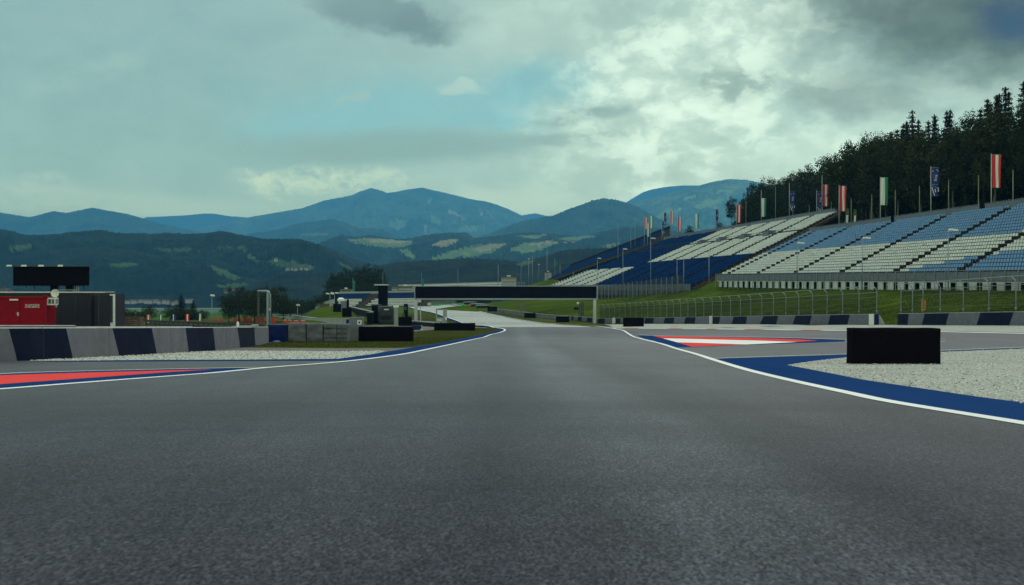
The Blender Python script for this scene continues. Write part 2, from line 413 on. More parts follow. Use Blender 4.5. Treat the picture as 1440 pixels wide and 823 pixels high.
strip('green_kerb', dens([GP(*p)[:2] for p in [(641, 427.6), (650, 430), (662, 433.3), (676, 438.6)]], 6), .15, 1.9, 5, M['greenp'])
strip('red_kerb', dens([GP(*p)[:2] for p in [(644, 426.6), (650, 428.6), (655, 430.4)]], 6), 1.6, 6.0, 4, M['redp'])
strip('green_kerb', dens([GP(*p)[:2] for p in [(616, 430.4), (621, 429.5), (627, 428.7)]], 6), -.3, 1.8, 5, M['greenp'])
# ---- painted tongue on the left
sheet('blue_paint', [(-200, 541), (0, 526.6), (100, 523), (240, 519.6), (330, 518), (372, 517.4), (363, 518.6), (302, 524.5), (240, 529.2), (120, 538.2), (0, 547.6), (-200, 562)], 3, M['bluep'])
sheet('red_paint', [(-200, 546), (0, 528.2), (100, 525), (240, 521.2), (300, 520), (282, 521), (240, 523.6), (120, 532.2), (0, 540.8), (-200, 558)], 4, M['redp'])
strip('tongue_edge_line', dens([GP(*p)[:2] for p in [(-200, 538), (0, 526), (100, 522.6), (240, 519.3), (330, 517.6), (380, 517)]], 6), -.06, .06, 5, M['line'])
# ---- right hand markings
RW_ = [(2500, 783), (2050, 702), (1700, 640), (1560, 617), (1440, 596), (1257, 566.2), (1194, 553.2), (1132, 539.8), (1090, 530.2), (1048, 519.8), (1007, 507.6), (977.5, 498.2), (952.5, 491.4), (923, 482.4), (881.7, 468.8), (865, 463.4), (846, 460.4), (826, 459)]
strip('right_edge_line', dens([GP(*p)[:2] for p in RW_], 8), -.11, .11, 7, M['line'])
sheet('blue_apron', [(1003, 505), (1098, 502), (1188, 499.2), (1323, 494), (1440, 489.6), (1600, 484), (2300, 474), (2300, 746), (1700, 639.6), (1600, 622), (1440, 595.6), (1257, 565.8), (1194, 552.8), (1132, 539.4), (1090, 529.8), (1048, 519.4)], 3, M['bluep'])
GRR = [(1107, 513.7), (1140, 508.6), (1190, 503), (1323, 495.4), (1440, 490.8), (1600, 484.6), (2300, 475), (2300, 700), (1600, 594), (1440, 566.7), (1382, 559.4), (1298, 547), (1215, 534.6), (1132, 518.4)]
sheet('gravel_trap', GRR, 4, M['gravel'])
strip('apron_edge_line', dens([GP(*p)[:2] for p in [(992, 505), (1098, 501.4), (1188, 498.5), (1323, 493.3), (1440, 488.7), (1600, 483), (2300, 473)]], 5), -.06, .06, 6, M['line'])
sheet('blue_tongue', [(897, 472), (918, 472), (1050, 475), (1188, 478.4), (1188, 481), (1050, 485.5), (972, 488.8), (951, 489.8)], 3, M['bluep'])
sheet('red_tongue', [(918, 472.2), (1030, 475.2), (1150, 479.2), (1122, 481.4), (1000, 477.9), (931, 476.2)], 4, M['redp'])
sheet('white_tongue', [(932, 476.3), (1000, 478), (1122, 481.5), (1049, 485), (952, 482)], 4, M['line'])
sheet('red_tongue', [(952, 482.1), (1049, 485.1), (1010, 486.6), (973, 488.2)], 4, M['redp'])
strip('tongue_edge_line', dens([GP(*p)[:2] for p in [(899, 471.6), (1030, 474.2), (1189, 478), (1330, 481.4)]], 5), -.07, .07, 6, M['line'])
strip('tongue_edge_line', dens([GP(*p)[:2] for p in [(952, 489.6), (1050, 486.2), (1189, 481.6), (1330, 477.6)]], 5), -.05, .05, 6, M['line'])
KB = [(862, 462.3), (920, 462.5), (978, 463), (1025, 463.6), (1100, 464.4), (1188, 465.4), (1323, 467), (1440, 469.4), (1600, 473)]
kxy = dens([GP(*p)[:2] for p in KB], 9)
strip('outer_kerb', kxy, -.3, .3, 4, [M['line'], M['redp']], midx=lambda i: 1 if (i // 3) % 3 == 1 and i < 56 else 0)
sheet('gravel_strip', [(862, 461.9), (978, 462.5), (1025, 463), (1188, 464.8), (1323, 466.2), (1440, 468.2), (1600, 471.6), (1600, 459), (1440, 458.2), (1237, 457.4), (1053, 455.9), (900, 456.2), (850, 457)], 3, M['gravel'])

# gravel stones standing proud on the two beds
def inpoly(x, y, P):
    c = False; j = len(P) - 1
    for i in range(len(P)):
        if (P[i][1] > y) != (P[j][1] > y) and x < (P[j][0] - P[i][0]) * (y - P[i][1]) / (P[j][1] - P[i][1]) + P[i][0]: c = not c
        j = i
    return c
def stones(name, pxs, n, smin, smax):
    P = [GP(*p)[:2] for p in pxs]
    xs = [p[0] for p in P]; ys = [p[1] for p in P]; mb = MB(); k = 0; rnd = random.Random(3)
    y0, y1 = min(ys), max(ys)
    while k < n:
        y = 1 / (1 / y0 + (1 / y1 - 1 / y0) * rnd.random()); x = rnd.uniform(min(xs), max(xs))
        if not inpoly(x, y, P): continue
        if rnd.random() < .02: x += rnd.gauss(0, .2); y += rnd.gauss(0, .2)     # stones kicked over the edge
        k += 1; s = rnd.uniform(smin, smax) * (1 + y / 60); z = G(x, y) + off(4, y) + s * .2; b = len(mb.v)
        a0 = rnd.random() * 6.28
        for i in range(5):
            a = a0 + i * 1.2566; r = s * rnd.uniform(.7, 1.2)
            mb.v.append((x + math.cos(a) * r, y + math.sin(a) * r, z + rnd.uniform(-.4, .3) * s))
        mb.v.append((x + rnd.uniform(-.3, .3) * s, y + rnd.uniform(-.3, .3) * s, z + s * rnd.uniform(.45, .9)))
        for i in range(5): mb.f.append((b + i, b + (i + 1) % 5, b + 5)); mb.m.append(0)
    tag(mb.build(name, M['stone']), kind='stuff')
stones('gravel_stones', GRR, 36000, .007, .019)
stones('gravel_stones', GRL, 9000, .009, .022)

# ------------------------------------------------------------------ barriers
class Path:
    def __init__(s, pts):
        s.p = [Vector(q[:2]) for q in pts]; s.s = [0]
        for a, b in zip(s.p, s.p[1:]): s.s.append(s.s[-1] + (b - a).length)
        s.L = s.s[-1]
    def at(s, d):
        for i in range(len(s.p) - 1):
            if d <= s.s[i + 1] or i == len(s.p) - 2:
                t = (d - s.s[i]) / (s.s[i + 1] - s.s[i]); q = s.p[i].lerp(s.p[i + 1], t)
                u = (s.p[min(i + 1, len(s.p) - 1)] - s.p[i]).normalized()
                return q, u
    def inv(s, px):
        best = None
        n = 3000
        for k in range(n + 1):
            d = s.L * k / n; q, _ = s.at(d)
            e = abs(CX + FPX * q.x / q.y - px)
            if best is None or e < best[0]: best = (e, d)
        return best[1]
LWALL = Path(dens([(-16.6, 21), (-15.5, 24.5), (-14.4, 28), (-13.55, 30.4), (-13.0, 33), (-12.65, 35), (-12.35, 37.4), (-12.2, 41), (-12.4, 45), (-13.1, 51.5), (-14.9, 60.5)], 4))
RWALL = Path(dens([(39.6, 49), (37.9, 59), (36, 70), (33.0, 87.5), (27.9, 117), (16, 184), (5.7, 215), (-2.9, 240), (-5.2, 244)], 4))
def barrier(name, path, s0, s1, dark, H, T, side, label, cat='barrier', group=None, mats=None, foot=.0, zf=None, lip=True):
    """concrete barrier from s0 to s1 along a path; dark = list of slanted painted stripes ((bottom0,top0),(bottom1,top1))"""
    zf = zf or G
    cuts = [((s0, s0), 0)]
    for (b0, t0), (b1, t1) in sorted(dark):
        if b1 <= s0 + .02 and t1 <= s0 + .02 or b0 >= s1 - .02 and t0 >= s1 - .02: continue
        if min(b0, t0) > s0 + .01: cuts.append(((b0, t0), 1))
        else: cuts[0] = ((s0, s0), 1)
        if max(b1, t1) < s1 - .01: cuts.append(((b1, t1), 0))
    cuts.append(((s1, s1), 0))
    full = []
    for (c, m), (c2, _) in zip(cuts, cuts[1:]):
        n = max(1, int((c2[0] - c[0]) / 2.5))
        for k in range(n): full.append(((c[0] + (c2[0] - c[0]) * k / n, c[1] + (c2[1] - c[1]) * k / n), m))
    full.append(cuts[-1])
    q0, u0 = path.at((s0 + s1) / 2)
    origin = Vector((q0.x, q0.y, zf(q0.x, q0.y)))
    prof = [(T / 2 + foot, 0.0), (T / 2 + foot, .10), (T / 2, .22), (T / 2 - .02, H - .03), (T / 2 - .05, H), (-T / 2 + .05, H), (-T / 2, H - .05), (-T / 2 - foot, 0.0)]
    mb = MB(); rings = []
    for (c, m) in full:
        r = []
        for o_, z in prof:
            d = c[0] + (c[1] - c[0]) * z / H
            q, u = path.at(min(max(d, 0), path.L)); nn = Vector((-u.y, u.x)) * side
            g = zf(q.x, q.y)
            r.append(Vector((q.x + nn.x * o_, q.y + nn.y * o_, g + z)) - origin)
        rings.append(r)
    for i in range(len(full) - 1):
        for k in range(len(prof) - 1):
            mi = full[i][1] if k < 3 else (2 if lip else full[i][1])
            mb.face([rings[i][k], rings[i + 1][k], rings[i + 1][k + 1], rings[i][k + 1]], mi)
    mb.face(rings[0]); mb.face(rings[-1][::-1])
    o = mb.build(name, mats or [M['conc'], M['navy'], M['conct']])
    o.location = origin
    return tag(o, label, cat, group)
# left wall: separate blocks
ST = [((19.5, 8), (98, 89)), ((163, 153.8), (216, 209.5)), ((261, 257), (299, 296)), ((334, 330.5), (356, 354))]
ST = [tuple((LWALL.inv(b), LWALL.inv(t)) for b, t in s) for s in ST]
J = [LWALL.inv(p) for p in (-260, -110, -25, 57, 149, 236, 315, 376)]
NTH = ['first', 'second', 'third', 'fourth', 'fifth', 'sixth', 'seventh']
LBL = ['grey concrete barrier block cut by the left edge of the photo', 'grey concrete barrier block at the far left edge with the start of a navy stripe',
       'concrete barrier block split by the widest navy stripe in front of the red container', 'mostly grey concrete barrier block just left of the second navy stripe',
       'concrete barrier block with the second navy stripe beside the gravel bed', 'concrete barrier block with the third navy stripe in front of the conifers', 'last concrete block of the left wall, beside the blue pad']
for i in range(1, 7):
    barrier('concrete_barrier', LWALL, J[i] + .008, J[i + 1] - .008, ST, .96, .24, -1, LBL[i], group='striped barrier blocks of the left wall')
# inner wall behind it
BW = Path(dens([(-23, 30), (-18.6, 36), (-16.8, 40), (-14.9, 44), (-15.5, 52)], 4))
barrier('concrete_barrier', BW, 0, BW.inv(103), [], 1.03, .3, -1, 'plain grey concrete barrier behind the left wall, in front of the red container', group='inner barriers behind the left wall')
barrier('concrete_barrier', BW, BW.inv(103) + .02, BW.L - 6, [((-1, -1), (BW.L + 1, BW.L + 1))], .98, .3, -1, 'dark blue inner barrier with pale coping behind the left wall', group='inner barriers behind the left wall')
# right wall: long cast runs
RS = [((1375, 1381), (1421.6, 1428)), ((1298, 1302), (1331.7, 1336.7)), ((1255, 1256), (1278, 1279.7)), ((1166, 1169), (1193.5, 1196.6)), ((1116, 1120), (1140, 1143)), ((1070, 1075), (1093, 1096)), ((1030, 1033), (1050, 1052)), ((1003.4, 1003.6), (1012, 1014)),
      ((963, 965), (978, 979.5)), ((934, 936), (948, 949.5)), ((907, 908.5), (919.5, 920.5)), ((885, 886), (896, 897)), ((866.7, 867), (873, 873.6)), ((842, 842.5), (851, 851.6)), ((826, 826.4), (833, 833.5)), ((813, 813.4), (818.5, 819)), ((804, 804.4), (807, 807.3))]
def inv2(p):
    (b0, t0), (b1, t1) = p
    i0, i1, j0, j1 = RWALL.inv(b0), RWALL.inv(b1), RWALL.inv(t0), RWALL.inv(t1)
    return ((i1, j1), (i0, j0))
RS = [inv2(s) for s in RS]
def zwall(x, y): return zw(y) if y < 184 else G(x, y)
def rrun(p0, p1, label, H=1.0):
    return barrier('concrete_wall', RWALL, RWALL.inv(p0), RWALL.inv(p1), RS, H, .25, 1, label, 'barrier', 'striped concrete wall runs on the right', zf=zwall)
barrier('concrete_wall', RWALL, .1, RWALL.inv(1264), RS, 1.0, .25, 1, 'striped grey and navy concrete wall at the right edge, right of the grass gap', 'barrier', 'striped concrete wall runs on the right', zf=zwall)
rrun(1233, 1003.4, 'striped grey and navy concrete wall run between the grass gap and the white post')
rrun(998.8, 866.6, 'striped concrete wall run between the two white wall posts, behind the small black board')
rrun(862, 800, 'striped concrete wall run left of both white posts, curving behind the gantry leg')
barrier('concrete_wall', RWALL, RWALL.inv(799.6), RWALL.L, [], 1.0, .25, 1, 'plain weathered grey concrete wall along the pale far track', 'barrier', mats=[M['oldconc'], M['navy'], M['conct']], zf=zwall)
for px, lab, w in ((1001, 'white marker post in the striped wall nearer the camera', .34), (864.3, 'white marker post in the striped wall behind the small black board', .5)):
    q, u = RWALL.at(RWALL.inv(px)); z = zwall(q.x, q.y)
    mb = MB(); mb.box((0, 0, .52), (w, .32, 1.04)); mb.box((0, 0, 1.06), (w + .06, .38, .05))
    o = mb.build('wall_post', M['whitep'], bevel=.02); o.location = (q.x - .15, q.y - .1, z); tag(o, lab, 'post', 'white posts in the right wall')
# end buttress of the run beside the grass gap
q, u = RWALL.at(RWALL.inv(1237)); z = zwall(q.x, q.y)
t = empty('wall_end', (q.x, q.y, z), 'sloped white concrete wall end with blue pad beside the grass gap', 'barrier')
mb = MB(); mb.box((-.78, -.16, .5), (.42, .1, .98)); mb.build('white_panel', M['whitep'], t)
mb = MB(); mb.box((-.30, -.1, .5), (.34, .34, .98)); mb.build('blue_pad', M['bluef'], t, bevel=.05)
mb = MB()
for y0, y1 in ((-.12, .12),):
    a = [(-.1, y0, 0), (.5, y0, 0), (.08, y0, .78), (-.1, y0, .96)]; b_ = [(x, y1, z_) for x, _, z_ in a]
    mb.face(a); mb.face(b_[::-1])
    for i in range(4): mb.face([a[i], a[(i + 1) % 4], b_[(i + 1) % 4], b_[i]])
mb.build('sloped_end', M['conct'], t)

# ------------------------------------------------------------------ debris fences on the right wall
M['wire'] = pmat('dark_wire', (.016, .016, .018), .6, .2, 4, spec=.1)
def fence_run(pxs_s, label):
    q0, _ = RWALL.at(pxs_s[0]); org = Vector((q0.x, q0.y, zwall(q0.x, q0.y)))
    t = empty('debris_fence', org, label, 'fence', 'debris fences on the right wall')
    tops = []; pts = []
    for k, s in enumerate(pxs_s):
        q, u = RWALL.at(s); nn = Vector((-u.y, u.x))   # towards the track
        b = Vector((q.x - nn.x * .16, q.y - nn.y * .16, zwall(q.x, q.y))) - org
        lean = nn * .38
        P = [b, b + Vector((0, 0, 3.05)), b + Vector((lean.x * .25, lean.y * .25, 3.26)), b + Vector((lean.x, lean.y, 3.52))]
        mb = MB(); mb.tube(P, .05, 0, 6); mb.box(P[0] + Vector((0, 0, 1.25)), (.14, .14, .12)); mb.build('post', M['steel'], t, smooth=True)
        pts.append(b); tops.append(P)
    mb = MB()
    for a, c in zip(tops, tops[1:]):
        mb.tube([a[3], c[3]], .028, 0, 5); mb.tube([a[1] + Vector((0, 0, -.12)), c[1] + Vector((0, 0, -.12))], .022, 0, 5)
    mb.build('top_rail', M['steel'], t)
    mb = MB()
    for a, c in zip(pts, pts[1:]):
        for z in (1.5, 2.0, 2.5): mb.bar(a + Vector((0, 0, z)), c + Vector((0, 0, z)), .013)
    mb.build('cables', M['steel'], t)
    mb = MB()
    for a, c in zip(pts, pts[1:]):
        L = (c - a).length; n = int(L / .13)
        for k in range(1, n): e = a.lerp(c, k / n); mb.bar(e + Vector((0, 0, .98)), e + Vector((0, 0, 3.04)), .014)
        for k in range(1, 17): z = .98 + k * .128; mb.bar(a + Vector((0, 0, z)), c + Vector((0, 0, z)), .014)
    mb.build('wire_mesh', M['wire'], t)
    return t
sA = RWALL.inv(1230.5); sB = RWALL.inv(842)
n = 31
fence_run([sA + (sB - sA) * i / n for i in range(n + 1)], 'long grey debris fence of bent steel posts left of the grass gap')
ss = [RWALL.inv(p) for p in (1264.6, 1280.6, 1295.5, 1319.5, 1352, 1388, 1426)]
d_ = ss[-2] - ss[-1]
fence_run(ss + [ss[-1] - 3.2 * k for k in range(1, 5) if ss[-1] - 3.2 * k > 0], 'grey debris fence of bent steel posts right of the grass gap')
for px, h, lab in ((1296.4, .95, 'left of the pair of orange marker posts behind the right debris fence'), (1300.6, .85, 'right of the pair of orange marker posts behind the right debris fence')):
    p = W(px, 437.5, 84); mb = MB(); mb.box((0, 0, .45), (.11, .06, h)); mb.box((0, 0, .45 + h / 2 + .02), (.13, .07, .04))
    o = mb.build('marker_post', M['orange']); o.location = p; tag(o, lab, 'post', 'orange marker posts')

# ------------------------------------------------------------------ grass bank and hillside on the right
WP = [(39.8, 45), (37.9, 59), (36, 70), (32.95, 87.5), (27.9, 117), (16, 184), (5.7, 215), (-2.9, 240), (-14, 262), (-24, 285)]
TP = [(62, 45, .7), (58.5, 60, .85), (56.4, 72, 1.0), (53.7, 87, 1.15), (47.9, 119, 1.35), (36.2, 184, 1.75), (30.6, 218, .6), (22.6, 263, -.7), (13, 318, .2), (3, 350, -1.5)]
BP = [(81, 46, 10.2), (77.5, 61, 10.3), (75, 73, 10.4), (72, 89, 10.6), (66, 121, 10.7), (55, 186, 11.0), (70.5, 224, 15.0), (62.5, 269, 15.5), (51, 338, 14.0), (44, 372, -3)]
SF = [1, 1, 1, 1, 1, .95, .55, .1, -.25, -.3]     # how much the slope climbs behind each part of the stands
HP = [(p[0] + 40, p[1] + 7, p[2] + 7 * f) for p, f in zip(BP, SF)]; HP2 = [(p[0] + 150, p[1] + 26, p[2] + 34 * f) for p, f in zip(BP, SF)]; HP3 = [(p[0] + 420, p[1] + 70, p[2] + 40 * f) for p, f in zip(BP, SF)]
def cr3(P, n):
    out = []; Q = [P[0]] + list(P) + [P[-1]]
    for i in range(1, len(Q) - 2):
        for k in range(n):
            t = k / n; out.append(tuple(Q[i][c] + (Q[i + 1][c] - Q[i][c]) * t for c in range(3)))
    out.append(tuple(P[-1])); return out
def loft(name, L, seg, mat, amp):
    n = 6; rows = []
    C = [cr3(P, n) for P in L]
    for a in range(len(C) - 1):
        for k in range(seg[a] + (1 if a == len(C) - 2 else 0)):
            t = k / seg[a]; r = []
            for p, q in zip(C[a], C[a + 1]):
                v = Vector(p).lerp(Vector(q), t)
                v.z += amp * noise.fractal(v * .12, 1, 2, 4) * (1 if (a > 0 or 0 < k) and not (a == len(C) - 2 and k == seg[a]) else 0)
                r.append(v)
            rows.append(r)
    mb = MB(); w = len(rows[0]); mb.v = [tuple(v) for r in rows for v in r]
    for j in range(len(rows) - 1):
        for i in range(w - 1): mb.f.append((j * w + i, (j + 1) * w + i, (j + 1) * w + i + 1, j * w + i + 1)); mb.m.append(0)
    o = mb.build(name, mat, smooth=True); o['kind'] = 'structure'; return o
WPz = [(x - .02, y, zwall(x, y) + .01) for x, y in WP]
loft('grass_bank', [WPz, TP], [10], M['bank'], .16)
loft('hillside', [TP, BP, HP, HP2, HP3], [4, 4, 6, 4], M['bank'], .25)
def hillz(dx, y):
    k = 1.0 if y < 186 else 1.0 - .9 * min(1, (y - 186) / 83) if y < 269 else .1
    return k * hillz_(dx)
def hillz_(dx):   # height gained behind the back of the stands
    return dx * .175 if dx < 40 else 7 + (dx - 40) * .245
# grass tufts so that the verges have an uneven edge
def tufts(name, sampler, n, h, mat, seed):
    rnd = random.Random(seed); mb = MB()
    for _ in range(n):
        p = sampler(rnd)
        if p is None: continue
        for _k in range(3):
            a = rnd.random() * 6.28; w = h * .12; l = h * rnd.uniform(.5, 1.1); dx, dy = math.cos(a) * w, math.sin(a) * w
            b = len(mb.v); lx, ly = rnd.uniform(-.5, .5) * h, rnd.uniform(-.5, .5) * h; ox, oy = rnd.uniform(-h, h) * .5, rnd.uniform(-h, h) * .5
            mb.v += [(p[0] + ox - dx, p[1] + oy - dy, p[2]), (p[0] + ox + dx, p[1] + oy + dy, p[2]), (p[0] + ox + lx, p[1] + oy + ly, p[2] + l)]
            mb.f.append((b, b + 1, b + 2)); mb.m.append(0)
    tag(mb.build(name, mat), kind='stuff')
GVP = [GP(*p)[:2] for p in [(345, 487), (420, 479), (480, 474), (560, 469), (640, 463), (697, 462), (704, 464), (696, 466.4), (662, 473.6), (640, 478.2), (610, 484), (560, 489.4), (473, 489.8), (400, 489.2)]]
def samp_verge(r):
    for _ in range(40):
        x = r.uniform(-14, 0); y = r.uniform(42, 112)
        if inpoly(x, y, GVP): return (x, y, G(x, y) + .01)
M['blade'] = foliage('grass_blades', (.04, .056, .01), (.066, .086, .018), (.11, .11, .036))
tufts('grass_blades', samp_verge, 16000, .07, M['blade'], 5)
CW, CT = cr3(WPz, 6), cr3(TP, 6)
def samp_bank(r):
    i = r.randrange(0, len(CW) - 16); a = Vector(CW[i]).lerp(Vector(CW[i + 1]), r.random()); c = Vector(CT[i]).lerp(Vector(CT[i + 1]), r.random())
    t = r.random(); return a.lerp(c, t)
M['bladeb'] = foliage('bank_blades', (.034, .058, .009), (.062, .094, .014), (.10, .112, .03))
tufts('grass_blades', samp_bank, 30000, .17, M['bladeb'], 9)
# ------------------------------------------------------------------ grandstands
def seat_mesh(mat):
    mb = MB()
    mb.box((0, -.02, .40), (.36, .40, .05)); mb.box((0, .20, .57), (.36, .05, .34), rx=-.14); mb.box((0, .06, .2), (.06, .06, .4))
    me = bpy.data.meshes.new('seat'); me.from_pydata(mb.v, [], mb.f); me.materials.append(mat); return me
SEATM = [seat_mesh(M[k]) for k in ('seatw', 'seatl', 'seatb')]
def stand(label, FN, FF, BN, BF, rows, aisles, colour, pitch=.5, aw=1.1, skip=(), near=True, detail=True, parapet=1.0, basemat='white_metal'):
    FN, FF, BN, BF = map(Vector, (FN, FF, BN, BF))
    org = (FN + FF) / 2; org.z = min(FN.z, FF.z) - 1.5
    t = empty('grandstand', org, label, 'grandstand', 'grandstands beside the track')
    def P(s, d): return FN.lerp(FF, s).lerp(BN.lerp(BF, s), d) - org
    L = (FF - FN).length; u = ((FF - FN) + (BF - BN)).normalized(); u.z = 0; u.normalize()
    bdir = Vector((-u.y, u.x, 0));
    if bdir.dot(BN - FN) < 0: bdir = -bdir
    ang = math.atan2(-bdir.x, bdir.y)
    # stepped terrace
    mb = MB()
    def lev(s, r): return P(s, (r + .5) / rows).z
    NS = 8
    for r in range(rows):
        for k in range(NS):
            s0, s1 = k / NS, (k + 1) / NS
            a, b_ = P(s0, r / rows), P(s1, r / rows); c, d = P(s0, (r + 1) / rows), P(s1, (r + 1) / rows)
            z0, z1 = lev(s0, r), lev(s1, r)
            y0, y1 = (lev(s0, r - 1), lev(s1, r - 1)) if r else (z0 - 1, z1 - 1)
            mb.face([(a.x, a.y, y0), (b_.x, b_.y, y1), (b_.x, b_.y, z1), (a.x, a.y, z0)])
            mb.face([(a.x, a.y, z0), (b_.x, b_.y, z1), (d.x, d.y, z1), (c.x, c.y, z0)])
    for s in (0, 1):     # closed ends and back
        pts = []
        for r in range(rows):
            a, c = P(s, r / rows), P(s, (r + 1) / rows); pts += [(a.x, a.y, lev(s, r)), (c.x, c.y, lev(s, r))]
        a, c = P(s, 0), P(s, 1)
        mb.face(pts + [(c.x, c.y, c.z - 5), (a.x, a.y, a.z - 2.2)])
    a, c = P(0, 1), P(1, 1); mb.face([(a.x, a.y, a.z - 6), (c.x, c.y, c.z - 6), (c.x, c.y, c.z), (a.x, a.y, a.z)])
    mb.build('terrace', M['deck'], t)
    # aisle steps
    for s in aisles:
        mb = MB()
        for r in range(rows):
            p = P(s, r / rows); z = lev(s, r)
            mb.box((p.x + bdir.x * .12, p.y + bdir.y * .12, z - .02), (aw, .28, .30), 0, rz=ang)
        e = Vector((0, 0, -.5)); p = P(s, 0); q = P(s, (rows - .5) / rows); mb.bar(p + bdir * .3 + e, q + bdir * .3 + e, aw * .8, .1)
        mb.build('aisle', M['step'], t)
    # seats
    spots = []
    for r in range(rows):
        if r in skip: continue
        f, g = P(0, (r + .62) / rows), P(1, (r + .62) / rows); n = int((g - f).length / pitch)
        for k in range(n):
            s = (k + .5) / n
            if any(abs(s - a_) * L < aw / 2 + .18 for a_ in aisles): continue
            p = P(s, (r + .62) / rows); spots.append((Vector((p.x, p.y, lev(s, r))), colour(s, (r + .5) / rows, r)))
    best = set()
    if near:
        def rank(i):
            w = spots[i][0] + org; px = CX + FPX * w.x / w.y
            return w.length if 0 < px < 1436 else 1e6
        best = set(sorted(range(len(spots)), key=rank)[:100])
        for i in sorted(best):
            o = bpy.data.objects.new('seat', SEATM[spots[i][1]]); col.objects.link(o); o.parent = t
            o.location = spots[i][0]; o.rotation_euler = (0, 0, ang)
    rnd = random.Random(2)
    mb = MB(); ca, sa = math.cos(ang), math.sin(ang)
    base = []
    for (x0, x1, y0, y1, z0, z1, sh) in ((-.18, .18, -.22, .18, .375, .425, 0), (-.18, .18, .15, .21, .40, .715, .05)):
        base.append([(x0, y0, z0), (x1, y0, z0), (x1, y1, z0), (x0, y1, z0), (x0, y0 + sh, z1), (x1, y0 + sh, z1), (x1, y1 + sh, z1), (x0, y1 + sh, z1)])
    Q = ((4, 5, 6, 7), (0, 1, 5, 4), (1, 2, 6, 5), (3, 0, 4, 7), (2, 3, 7, 6))
    k_ = pitch / .5
    for i, (p, ci) in enumerate(spots):
        if i in best: continue
        tip = rnd.random() < .04
        for bi, bx in enumerate(base):
            n = len(mb.v)
            for x, y, z in bx:
                x *= k_
                if bi == 0 and tip: y, z = .14 + (z - .42), .43 + (y + .2) * .9     # a folded seat pan
                mb.v.append((p.x + x * ca - y * sa, p.y + x * sa + y * ca, p.z + z))
            for q in Q: mb.f.append(tuple(n + j for j in q)); mb.m.append(ci)
    o = mb.build('seats', [M['seatw'], M['seatl'], M['seatb']], t); o['kind'] = 'stuff'
    # parapet with mesh panels and a base of panels and dark bays
    a, c = P(0, 0), P(1, 0); dv = (c - a); dd = dv.normalized(); fr = -bdir
    if detail:
        ph = parapet; mb = MB(); n = int(L / 2)
        for k in range(n):
            p, q = a + dv * (k / n), a + dv * ((k + .97) / n)
            for e in (p, q): e += fr * .5
            z0, z1 = lev(k / n, 0) - .75, lev((k + 1) / n, 0) - .75
            mb.face([(p.x, p.y, z0), (q.x, q.y, z1), (q.x, q.y, z1 + ph), (p.x, p.y, z0 + ph)])
            g, h = p + bdir * .06, q + bdir * .06
            mb.face([(h.x, h.y, z1), (g.x, g.y, z0), (g.x, g.y, z0 + ph), (h.x, h.y, z1 + ph)])
            mb.face([(p.x, p.y, z0 + ph), (q.x, q.y, z1 + ph), (h.x, h.y, z1 + ph), (g.x, g.y, z0 + ph)])
        mb.build('parapet', M['meshp'], t)
        mb = MB()
        for k in range(n + 1):
            p = a + dv * (k / n) + fr * .56; z = lev(min(1, k / n), 0); mb.bar((p.x, p.y, z - 2.2), (p.x, p.y, z + .42), .07)
        mb.bar(Vector((a.x, a.y, lev(0, 0) + .40)) + fr * .56, Vector((c.x, c.y, lev(1, 0) + .40)) + fr * .56, .06)
        mb.build('parapet_rail', M['steel'], t)
        mb = MB(); n = int(L / 2.3)
        for k in range(n):
            p, q = a + dv * (k / n) + fr * .3, a + dv * ((k + .58) / n) + fr * .3; z0, z1 = lev(k / n, 0), lev((k + 1) / n, 0)
            for zz in range(5):
                h0 = -1.85 + zz * .21
                mb.bar((p.x, p.y, z0 + h0), (q.x, q.y, z1 + h0), .05, .19)
        p, q = a + fr * .22, c + fr * .22
        mb.bar((p.x, p.y, lev(0, 0) - .86), (q.x, q.y, lev(1, 0) - .86), .12, .12)
        for k in range(n):
            p = a + dv * ((k + .29) / n) + fr * .24; z0 = lev((k + .3) / n, 0); mb.bar((p.x, p.y, z0 - 1.95), (p.x, p.y, z0 - .85), .1)
        mb.build('base_panels', M[basemat], t)
        mb = MB(); p, q = a + bdir * .4, c + bdir * .4
        mb.face([(p.x, p.y, p.z - 2.6), (q.x, q.y, q.z - 2.6), (q.x, q.y, q.z - .3), (p.x, p.y, p.z - .3)])
        mb.build('undercroft', M['step'], t)
    return t, P, lev, bdir, ang, org
def lineF(y, z): return (68.9 - .1754 * y, y, z)
def colA(s, d, r):
    Y = 84 + s * 96            # world distance along the front
    if Y > 121: return 0 if d < .50 else 1
    if Y > 112: return 1 if d < .16 * (121 - Y) / 9 + .05 else (0 if d < .52 else 1)
    if Y > 99: return 1 if d < .18 + .22 * (112 - Y) / 13 else (0 if d < .56 else 1)
    return 0 if .42 < d < .50 + (99 - Y) * .006 else 1
aisA = [(y - 84) / 96 for y in (87.5, 99.5, 111, 124, 137, 151, 164.3, 177)]
SA = stand('grandstand with pale blue and white seats on the right, nearest the camera', lineF(84, 2.45), lineF(180, 3.75), (86.2 - .1754 * 87, 87, 11.75), (86.2 - .1754 * 183, 183, 11.65), 20, aisA, colA)
def colB(s, d, r):
    if s > .58: return 2 if d > .33 else 0
    return 2 if d < .405 else 0
aisB = [.0, .10, .20, .30, .40, .49, .58, .68, .78, .88, .98]
SB = stand('tall grandstand with checkered blocks of deep blue and white seats, behind the nearest grandstand', lineF(193, 1.9), lineF(326, 2.6), (109.5 - .1754 * 218, 218, 18.3), (109.5 - .1754 * 335, 335, 18.3), 42, aisB, colB, skip=(30,), parapet=1.3, aw=2.3, basemat='meshp')
SC = stand('far deep blue grandstand wing rising behind the left end of the checkered grandstand', W(905, 346, 352), W(768, 396, 402), W(943, 322, 372), W(800, 377, 428), 12, [.25, .5, .75], lambda s, d, r: 2, pitch=.7, near=False, detail=False)
